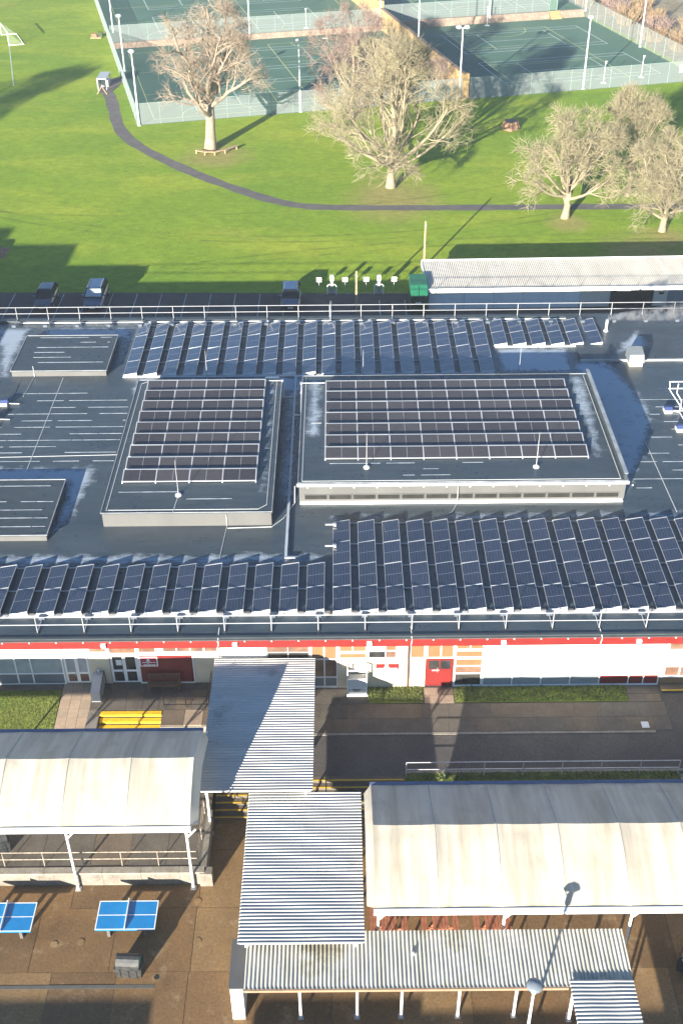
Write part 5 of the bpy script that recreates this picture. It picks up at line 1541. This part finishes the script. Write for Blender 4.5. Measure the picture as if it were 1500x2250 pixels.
# ================================================================== YARD FURNITURE
def table_tennis(x, y, label):
    t = thing('table_tennis_table', label, 'table', (x,y,0), 'outdoor table tennis tables')
    a, b_ = 1.37, .7625
    top = put(MB().box(-a,a,-b_,b_,.71,.76), 'table_top', M['blue'], t, False)
    ln = MB(); z0, z1 = .7605, .7635; w = .045
    ln.box(-a,a,-b_,-b_+w,z0,z1); ln.box(-a,a,b_-w,b_,z0,z1); ln.box(-a,-a+w,-b_+w,b_-w,z0,z1); ln.box(a-w,a,-b_+w,b_-w,z0,z1); ln.box(-a+w,a-w,-.018,.018,z0,z1)
    put(ln, 'line_marking', M['white'], top, False)
    put(MB().box(-.02,.02,-b_-.03,b_+.03,.766,.93), 'net', M['white_metal'], t, False)
    put(MB().box(-a+.02,a-.02,-b_+.02,b_-.02,.64,.709), 'frame', M['blue'], t, False)
    for x_ in (-.82,.82):
        for y_ in (-.52,.52):
            put(MB().box(x_-.07,x_+.07,y_-.1,y_+.1,0,.638), 'leg', M['cladding'], t, False)
    return t
tt = table_tennis(-10.02, 31.73, 'blue table tennis table in the middle of the left yard')
dup(tt, (-15.66, 31.68, 0), 'blue table tennis table cut off by left edge')
def hooded_bin(x, y, z, rz, label, lm, rm):
    t = thing('litter_bin', label, 'bin', (x,y,z), 'hooded litter bins', rz)
    def sec(s, zz): return [(-.58*s,-.34*s,zz),(.58*s,-.34*s,zz),(.58*s,.34*s,zz),(-.58*s,.34*s,zz)]
    put(MB().hexa(sec(.92,0), sec(1.02,.62)), 'body', M['black'], t, False)
    put(MB().hexa(sec(1.06,.62), sec(1.06,.68)), 'band', M['black'], t, False)
    pr = []
    for k in range(9):
        a = math.pi*k/8; pr.append((-.35*math.cos(a), .68 + .48*math.sin(a)))
    put(MB().xprism(list(reversed(pr)), -.52, .52), 'hood', M['black'], t, False, False)
    for s in (-1, 1):
        q = [(s*.524, .20*math.cos(a*.5236)-.02, .90+.17*math.sin(a*.5236)) for a in range(12)]
        put(MB().add(q, [tuple(range(12)) if s > 0 else tuple(reversed(range(12)))]), 'label_plate', lm if s < 0 else rm, t, False)
        put(MB().add([(s*.42,-.33,.72),(s*.50,-.33,.72),(s*.50,-.14,1.11),(s*.42,-.14,1.11)], [(0,1,2,3)] ), 'label_plate', lm if s < 0 else rm, t, False)
    for x_ in (-.36,.0,.36):
        put(MB().hexa([(x_-.02,-.36,.02),(x_+.02,-.36,.02),(x_+.02,-.30,.02),(x_-.02,-.30,.02)],[(x_-.02,-.385,.6),(x_+.02,-.385,.6),(x_+.02,-.33,.6),(x_-.02,-.33,.6)]), 'rib', M['black'], t, False)
    return t
hooded_bin(-9.6, 29.35, 0, R(-3), 'black hooded double litter bin with white and green labels in the yard', M['paper'], M['green_lid'])
hooded_bin(-16.75, 35.25, ZG, R(25), 'black hooded litter bin under left canopy behind the handrail', M['disc'], M['disc'])
hooded_bin(15.25, 29.5, 0, R(60), 'black hooded litter bin with white half round label at right edge', M['paper'], M['paper'])
def picnic(x, y, label):
    t = thing('picnic_table', label, 'table', (x,y,0), 'picnic tables under the right canopy')
    for k in range(5): put(MB().box(-.36+.148*k,-.36+.148*k+.125,-.9,.9,.70,.74), 'top_slat', M['redwood'], t, False)
    for s in (-1,1):
        for k in range(2): put(MB().box(s*.72-.14+.148*k,s*.72-.14+.148*k+.125,-.9,.9,.42,.455), 'seat_slat', M['redwood'], t, False)
    for y_ in (-.6,.6):
        put(MB().beam((-.75,y_,.40),(.75,y_,.40),.045,.09), 'cross_beam', M['redwood'], t, False)
        for s in (-1,1): put(MB().beam((s*.62,y_+.05,0),(s*.25,y_+.05,.70),.045,.09), 'leg', M['redwood'], t, False)
    return t
pt = picnic(2.0, 31.7, 'red stained picnic table at left end under right canopy')
dup(pt, (4.35, 31.75, 0), 'red stained picnic table in the middle under right canopy')
dup(pt, (6.75, 31.7, 0), 'red stained picnic table beside second canopy post')
# street lamp in the yard
t = thing('yard_lamp', 'round headed grey lamp post at bottom right of the yard', 'lamp post', (7.4,25.3,0))
put(MB().tube([(7.4,25.3,0),(7.4,25.3,4.75)], [.075,.05], 8), 'column', M['white_metal'], t)
put(MB().lathe([(.10,0),(.13,.05),(.13,.3),(.09,.34)], 12, (7.4,25.3,4.74)), 'lamp_glass', M['headlamp'], t)
put(MB().lathe([(.05,0),(.33,.02),(.34,.06),(.24,.15),(.05,.21)], 20, (7.4,25.3,5.15)), 'hat', M['lampgrey'], t, True, True)
for a in (.4, 2.5, 4.6): put(MB().tube([(7.4+.12*math.cos(a),25.3+.12*math.sin(a),5.0),(7.4+.36*math.cos(a),25.3+.36*math.sin(a),5.17)], .015, 4), 'bracket_arm', M['white_metal'], t)

# ================================================================== BEHIND THE SCHOOL
t = thing('shed', 'long pale shed with corrugated roof behind the school', 'shed', (20,97.5,ZG), None, R(.9))
SX = -12.2
def sb(*a): return MB().box(*a)
put(sb(SX+.15,30,-2.75,2.85,-.02,1.98), 'wall', M['shedwall'] if 'shedwall' in M else M['cladding'], t, False)
mb = MB(); n = int(42/.177*8)
mb.grid(lambda u, v: (SX+42.2*u, -3.05+6.15*v, 2.07+.10*v+.027*math.sin(2*math.pi*42.2*u/.177)), n, 5)
put(mb, 'roof_sheet', M['corr_shed'], t, False, True)
put(sb(SX,30,-3.14,-3.05,1.76,2.14), 'fascia', M['white'], t, False)
put(sb(SX-.1,SX,-3.14,3.15,1.76,2.20), 'verge_board', M['white'], t, False)
put(sb(SX,30,3.10,3.2,1.9,2.26), 'rear_fascia', M['white'], t, False)
for (a, b_, m) in ((-12.0,-8.85,'galv'),(-8.8,-6.15,'galv'),(-6.1,-3.5,'galv'),(-3.45,1.6,'galv')):
    put(sb(a,b_,-2.80,-2.752,.0,1.74), 'door_leaf', M['shedblue'] if 'shedblue' in M else M['spandrel_l'], t, False)
for (a, b_) in ((4.4,8.3),(16.1,20.9)):
    d = put(sb(a,b_,-2.80,-2.752,.0,1.72), 'doorway', M['black'], t, False)
put(sb(9.6,15.9,-2.80,-2.752,.0,1.74), 'door_leaf', M['spandrel_l'], t, False)
put(MB().box(5.0,6.2,-2.82,-2.803,1.5,1.6), 'notice_strip', M['paper'], t, False)
put(MB().lathe([(.2,0),(.2,.15)], 10, (9.0,-2.85,1.25)), 'vent', M['rubber'], t, False)
# timber poles
for x, y, h, lab in ((1.51,94.03,4.0,'weathered timber pole standing in the car park'),(8.25,104.0,4.65,'weathered timber pole behind left end of the shed')):
    p = thing('timber_pole', lab, 'pole', (x,y,ZG))
    put(MB().tube([(0,0,0),(0,0,h)], [.12,.09], 8), 'pole', M['pole'], p, False)
    put(MB().box(-.10,.10,-.14,-.08,h-.5,h-.35), 'bracket', M['galv'], p, False)
# green container
t = thing('storage_container', 'tall green lidded waste container beside the shed', 'container', (7.05,94.8,ZG))
put(MB().hexa([(6.35,93.4,ZG),(7.8,93.4,ZG),(7.8,96.6,ZG),(6.35,96.6,ZG)],[(6.35,93.3,ZG+1.85),(7.8,93.3,ZG+1.85),(7.8,96.7,ZG+1.85),(6.35,96.7,ZG+1.85)]), 'body', M['bin_dark'], t)
for (a, b_) in ((6.32,7.05),(7.1,7.83)):
    put(MB().hexa([(a,93.22,ZG+1.853),(b_,93.22,ZG+1.853),(b_,94.3,ZG+1.853),(a,94.3,ZG+1.853)],[(a,93.28,ZG+1.96),(b_,93.28,ZG+1.96),(b_,94.3,ZG+2.5),(a,94.3,ZG+2.5)]), 'lid', M['bin_green'], t)
put(MB().box(6.32,7.83,94.302,96.7,ZG+1.853,ZG+2.5), 'top', M['bin_green'], t)
put(MB().box(6.75,7.3,93.33,93.36,ZG+1.1,ZG+1.32), 'label_plate', M['disc'], t)
# charging posts and bay signs
def charger(x, y, label):
    t = thing('charging_post', label, 'charger', (x,y,ZG), 'vehicle charging posts')
    put(MB().box(-.14,.14,-.1,.1,0,1.25), 'pedestal', M['spandrel_l'], t, False)
    put(MB().box(-.17,.17,-.13,.12,1.25,1.78), 'head', M['white'], t, False)
    put(MB().box(-.06,.06,-.14,-.131,1.4,1.58), 'socket', M['rubber'], t, False)
    put(MB().tube([(-.42,-.35,0),(-.42,-.35,.85),(-.3,-.35,1.0),(.3,-.35,1.0),(.42,-.35,.85),(.42,-.35,0)], .04, 6), 'hoop', M['white_metal'], t, False)
    put(MB().box(-.4,.4,-.3,.3,.0,.12), 'plinth', M['kerb'], t, False)
    return t
ch = charger(-.71, 98.2, 'white vehicle charging post left of the timber pole')
dup(ch, (3.65, 98.15, ZG), 'white vehicle charging post nearest the green container')
sg = None
for x, lab in ((-1.91,'white square bay sign left of the first charging post'),(.52,'white square bay sign between first charging post and timber pole'),
               (2.48,'white square bay sign between timber pole and second charging post'),(5.08,'white square bay sign nearest the green container')):
    if sg is None:
        sg = thing('bay_sign', lab, 'sign', (x,98.6,ZG), 'parking bay signs')
        put(MB().tube([(0,0,0),(0,0,1.0)], .035, 6), 'post', M['galv'], sg, False)
        put(MB().box(-.24,.24,-.06,-.03,.95,1.4), 'sign_plate', M['white'], sg, False)
    else: dup(sg, (x,98.6,ZG), lab)
# parked cars
def car(x, y, label, paint, screen, W=1.78, L=4.2, H=1.5, rails=False, suv=False):
    t = thing('parked_car', label, 'car', (x,y,ZG), 'cars parked behind the school')
    hw = W/2; zb = .22; zw = .88 if not suv else .98
    # lower body: stations along the length (front at -y)
    st = [(-L/2,.80,.42,.62),(-L/2+.12,.93,.28,.70),(-L/2+.75,1.0,.22,.80),(-L/2+1.25,1.0,.22,zw),(L/2-.9,1.0,.22,zw+.03),(L/2-.15,.95,.28,zw),(L/2,.86,.42,zw-.12)]
    mb = MB(); rings = []
    for (yy, s, z0, z1) in st:
        w_ = hw*s
        rings.append([(-w_*.92,yy,z0),(-w_,yy,z0+.16),(-w_,yy,z1-.16),(-w_*.88,yy,z1),(w_*.88,yy,z1),(w_,yy,z1-.16),(w_,yy,z0+.16),(w_*.92,yy,z0)])
    for r_ in rings: mb.v += r_
    for i in range(len(rings)-1):
        for k in range(8): mb.f.append((i*8+k,(i+1)*8+k,(i+1)*8+(k+1)%8,i*8+(k+1)%8))
    mb.f.append(tuple(range(8))); mb.f.append(tuple(reversed(range((len(rings)-1)*8, len(rings)*8))))
    put(mb, 'body', paint, t, False)
    # cabin: glass band then painted roof
    yb0, yb1 = -L/2+1.1, L/2-.12; yt0, yt1 = -L/2+1.85, L/2-.55
    lo = [(-hw*.90,yb0,zw-.02),(hw*.90,yb0,zw-.02),(hw*.90,yb1,zw),(-hw*.90,yb1,zw)]
    hi = [(-hw*.72,yt0,H-.05),(hw*.72,yt0,H-.05),(hw*.72,yt1,H-.05),(-hw*.72,yt1,H-.05)]
    put(MB().hexa(lo, hi), 'side_glass', M['carglass'], t, False)
    put(MB().hexa([(-hw*.73,yt0-.02,H-.049),(hw*.73,yt0-.02,H-.049),(hw*.73,yt1+.04,H-.049),(-hw*.73,yt1+.04,H-.049)],
                  [(-hw*.64,yt0+.12,H),(hw*.64,yt0+.12,H),(hw*.64,yt1-.08,H),(-hw*.64,yt1-.08,H)]), 'roof', paint, t, False)
    d = Vector((0, yt0-yb0, H-.05-zw+.02)); nrm = Vector((0,-d.z,d.y)).normalized()*.012
    ws = [Vector(p)+nrm for p in ((-hw*.80,yb0+d.y*.10,zw-.02+d.z*.10),(hw*.80,yb0+d.y*.10,zw-.02+d.z*.10),(hw*.68,yb0+d.y*.92,zw-.02+d.z*.92),(-hw*.68,yb0+d.y*.92,zw-.02+d.z*.92))]
    put(MB().add(ws, [(0,1,2,3)]), 'windscreen', screen, t, False)
    for s in (-1,1):
        put(MB().beam((s*hw*.90,yb0,zw),(s*hw*.72,yt0,H-.04),.07,.07), 'pillar', paint, t, False)
        put(MB().beam((s*hw*.90,yb1,zw),(s*hw*.72,yt1,H-.04),.12,.12), 'pillar', paint, t, False)
        put(MB().beam((s*hw*.825,.25,zw),(s*hw*.735,.2,H-.05),.07,.05), 'pillar', paint, t, False)
        put(MB().box(min(s*hw*.98,s*(hw+.16)),max(s*hw*.98,s*(hw+.16)),yb0+.25,yb0+.38,zw,zw+.14), 'mirror', paint, t, False)
        put(MB().hexa([(s*hw*.62-.16,-L/2-.005,.52),(s*hw*.62+.16,-L/2+.03,.52),(s*hw*.62+.18,-L/2+.22,.54),(s*hw*.62-.16,-L/2+.1,.54)],[(s*hw*.62-.15,-L/2+.04,.66),(s*hw*.62+.17,-L/2+.10,.68),(s*hw*.62+.18,-L/2+.40,.74),(s*hw*.62-.15,-L/2+.25,.72)]), 'headlight', M['headlamp'], t, False)
        put(MB().box(s*hw*.72-.14,s*hw*.72+.14,L/2-.06,L/2+.005,.62,.78), 'tail_light', M['tail'], t, False)
        for yy in (-L/2+.82, L/2-.78):
            ty = put(MB().tube([(s*(hw-.22),yy,.32),(s*(hw+.0),yy,.32)], .32, 16), 'tyre', M['rubber'], t, False)
            put(MB().tube([(s*(hw-.02),yy,.32),(s*(hw+.012),yy,.32)], .2, 12), 'rim', M['galv'], ty, False)
        if rails: put(MB().beam((s*hw*.66,yt0+.2,H+.04),(s*hw*.66,yt1-.15,H+.04),.04,.05), 'roof_rail', M['rail'], t, False)
    put(MB().box(-.26,.26,-L/2-.02,-L/2+.02,.40,.51), 'number_plate', M['paper'], t, False)
    put(MB().box(-.5,.5,-L/2-.008,-L/2+.1,.55,.63), 'grille', M['rubber'], t, False)
    return t
car(-26.95, 96.5, 'small dark hatchback parked furthest left behind the school', M['carblack'], M['carglass'], 1.72, 3.95, 1.48)
car(-22.4, 96.7, 'dark blue estate car with pale windscreen and roof rails', M['carblue'], M['screen'], 1.84, 4.5, 1.62, True, True)
car(-4.45, 96.2, 'blue car parked near the charging posts', M['carblue'], M['carglass'], 1.78, 4.1, 1.50)
# low brown shape on the grass at the left edge, in shade
t = thing('rubble_heap', 'low brown heap on shaded grass at left edge', 'heap', (-35.2,108.3,ZG))
mb = MB().grid(lambda u, v: (-37.2+4*u, 106.8+3*v, ZG-.05+1.0*math.sin(math.pi*u)*math.sin(math.pi*v)*(.8+.2*math.sin(9*u+7*v))), 10, 10)
put(mb, 'heap', M['stump'], t, True, True)

# ================================================================== BLOCKS BEHIND THE CAMERA (they shade the lower yard)
M['redbrick'] = mat('red_brick', (.26,.13,.08), (.20,.10,.06), 1, fine=.2, fscale=6, rough=.85)
def south(x0, x1, y0, y1, h, label):
    t = thing('classroom_block', label, 'building', ((x0+x1)/2,y1,0))
    put(MB().box(x0,x1,y0,y1,-.05,h-.2), 'wall', M['redbrick'], t)
    put(MB().box(x0-.15,x1+.15,y0-.15,y1+.001,h-.198,h), 'roof', M['felt'], t)
    k = x0 + .8
    while k + 1.4 < x1:
        put(MB().box(k,k+1.4,y1+.001,y1+.03,1.0,2.4), 'window', M['glass'], t); k += 2.2
south(-45, -16.0, -6, 12.1, 4.0, 'red brick classroom block nearest the table tennis tables')
south(-10.9, -4.25, -6, 12.1, 4.0, 'narrow red brick classroom block below the low walkway')
south(-4.2, 8.9, -6, 12.0, 3.85, 'red brick classroom block below the lamp post')
tree('bare_tree', 'unseen bare tree added beyond lower right corner for its soft shadow', 18.5, 7.0, 7.5, 3.4, 4.6, 3.0, 1.6, .25, 1.8, 9, PALE, 71, .1, .1, .03, 1.0, 3, (0,0), (.3,1.2))  # unseen tree, added to throw a soft shadow edge on the yard

# ---- steam from the flue
def steam():
    m = bpy.data.materials.new('steam'); m.use_nodes = True
    nt = m.node_tree; nt.nodes.clear()
    out = N(nt, 'ShaderNodeOutputMaterial')
    vol = N(nt, 'ShaderNodeVolumePrincipled')
    vol.inputs['Color'].default_value = (.95,.95,.95,1)
    vol.inputs['Anisotropy'].default_value = .2
    tc = N(nt, 'ShaderNodeTexCoord')
    sep = N(nt, 'ShaderNodeSeparateXYZ'); nt.links.new(tc.outputs['Object'], sep.inputs[0])
    n1 = noise(nt, tc.outputs['Object'], 1.7, 6, .62)
    # plume axis rises gently and widens downwind (+x)
    axis = math_(nt, 'ADD', math_(nt, 'MULTIPLY', sep.outputs[0], .06), .05)
    dz = math_(nt, 'SUBTRACT', sep.outputs[2], axis)
    dy = math_(nt, 'SUBTRACT', sep.outputs[1], math_(nt, 'MULTIPLY', sep.outputs[0], .03))
    rr_ = math_(nt, 'ADD', math_(nt, 'MULTIPLY', sep.outputs[0], .085), .22)
    d2 = math_(nt, 'ADD', math_(nt, 'MULTIPLY', dz, dz), math_(nt, 'MULTIPLY', dy, dy))
    q = math_(nt, 'DIVIDE', math_(nt, 'SQRT', d2), rr_)
    fall = ramp(nt, q, .25, 1.15, 1, 0)
    tex = ramp(nt, n1, .43, .66, 0, 1)
    fade = ramp(nt, sep.outputs[0], 0, 6.5, 1.0, .25)
    nt.links.new(math_(nt, 'MULTIPLY', math_(nt, 'MULTIPLY', fall, tex), math_(nt, 'MULTIPLY', fade, 6.0)), vol.inputs['Density'])
    nt.links.new(vol.outputs[0], out.inputs['Volume'])
    mb = MB().box(0,7.5,-1.0,1.25,-.3,1.5)
    o = put(mb, 'steam', m)
    o.location = (21.2,82.05,ZR+1.3)
    tag(o, 'thin white steam drifting right from the roof flue', 'steam'); o['kind'] = 'stuff'
steam()

# ---- thin haze over the whole place
def haze():
    m = bpy.data.materials.new('haze'); m.use_nodes = True
    nt = m.node_tree; nt.nodes.clear()
    out = N(nt, 'ShaderNodeOutputMaterial')
    vol = N(nt, 'ShaderNodeVolumePrincipled')
    vol.inputs['Color'].default_value = (.86,.93,1.0,1)
    vol.inputs['Density'].default_value = .00028
    vol.inputs['Anisotropy'].default_value = .0
    nt.links.new(vol.outputs[0], out.inputs['Volume'])
    o = struct(MB().box(-950,950,-950,2250,-1.2,49.5), 'haze', m, kind='stuff')
haze()
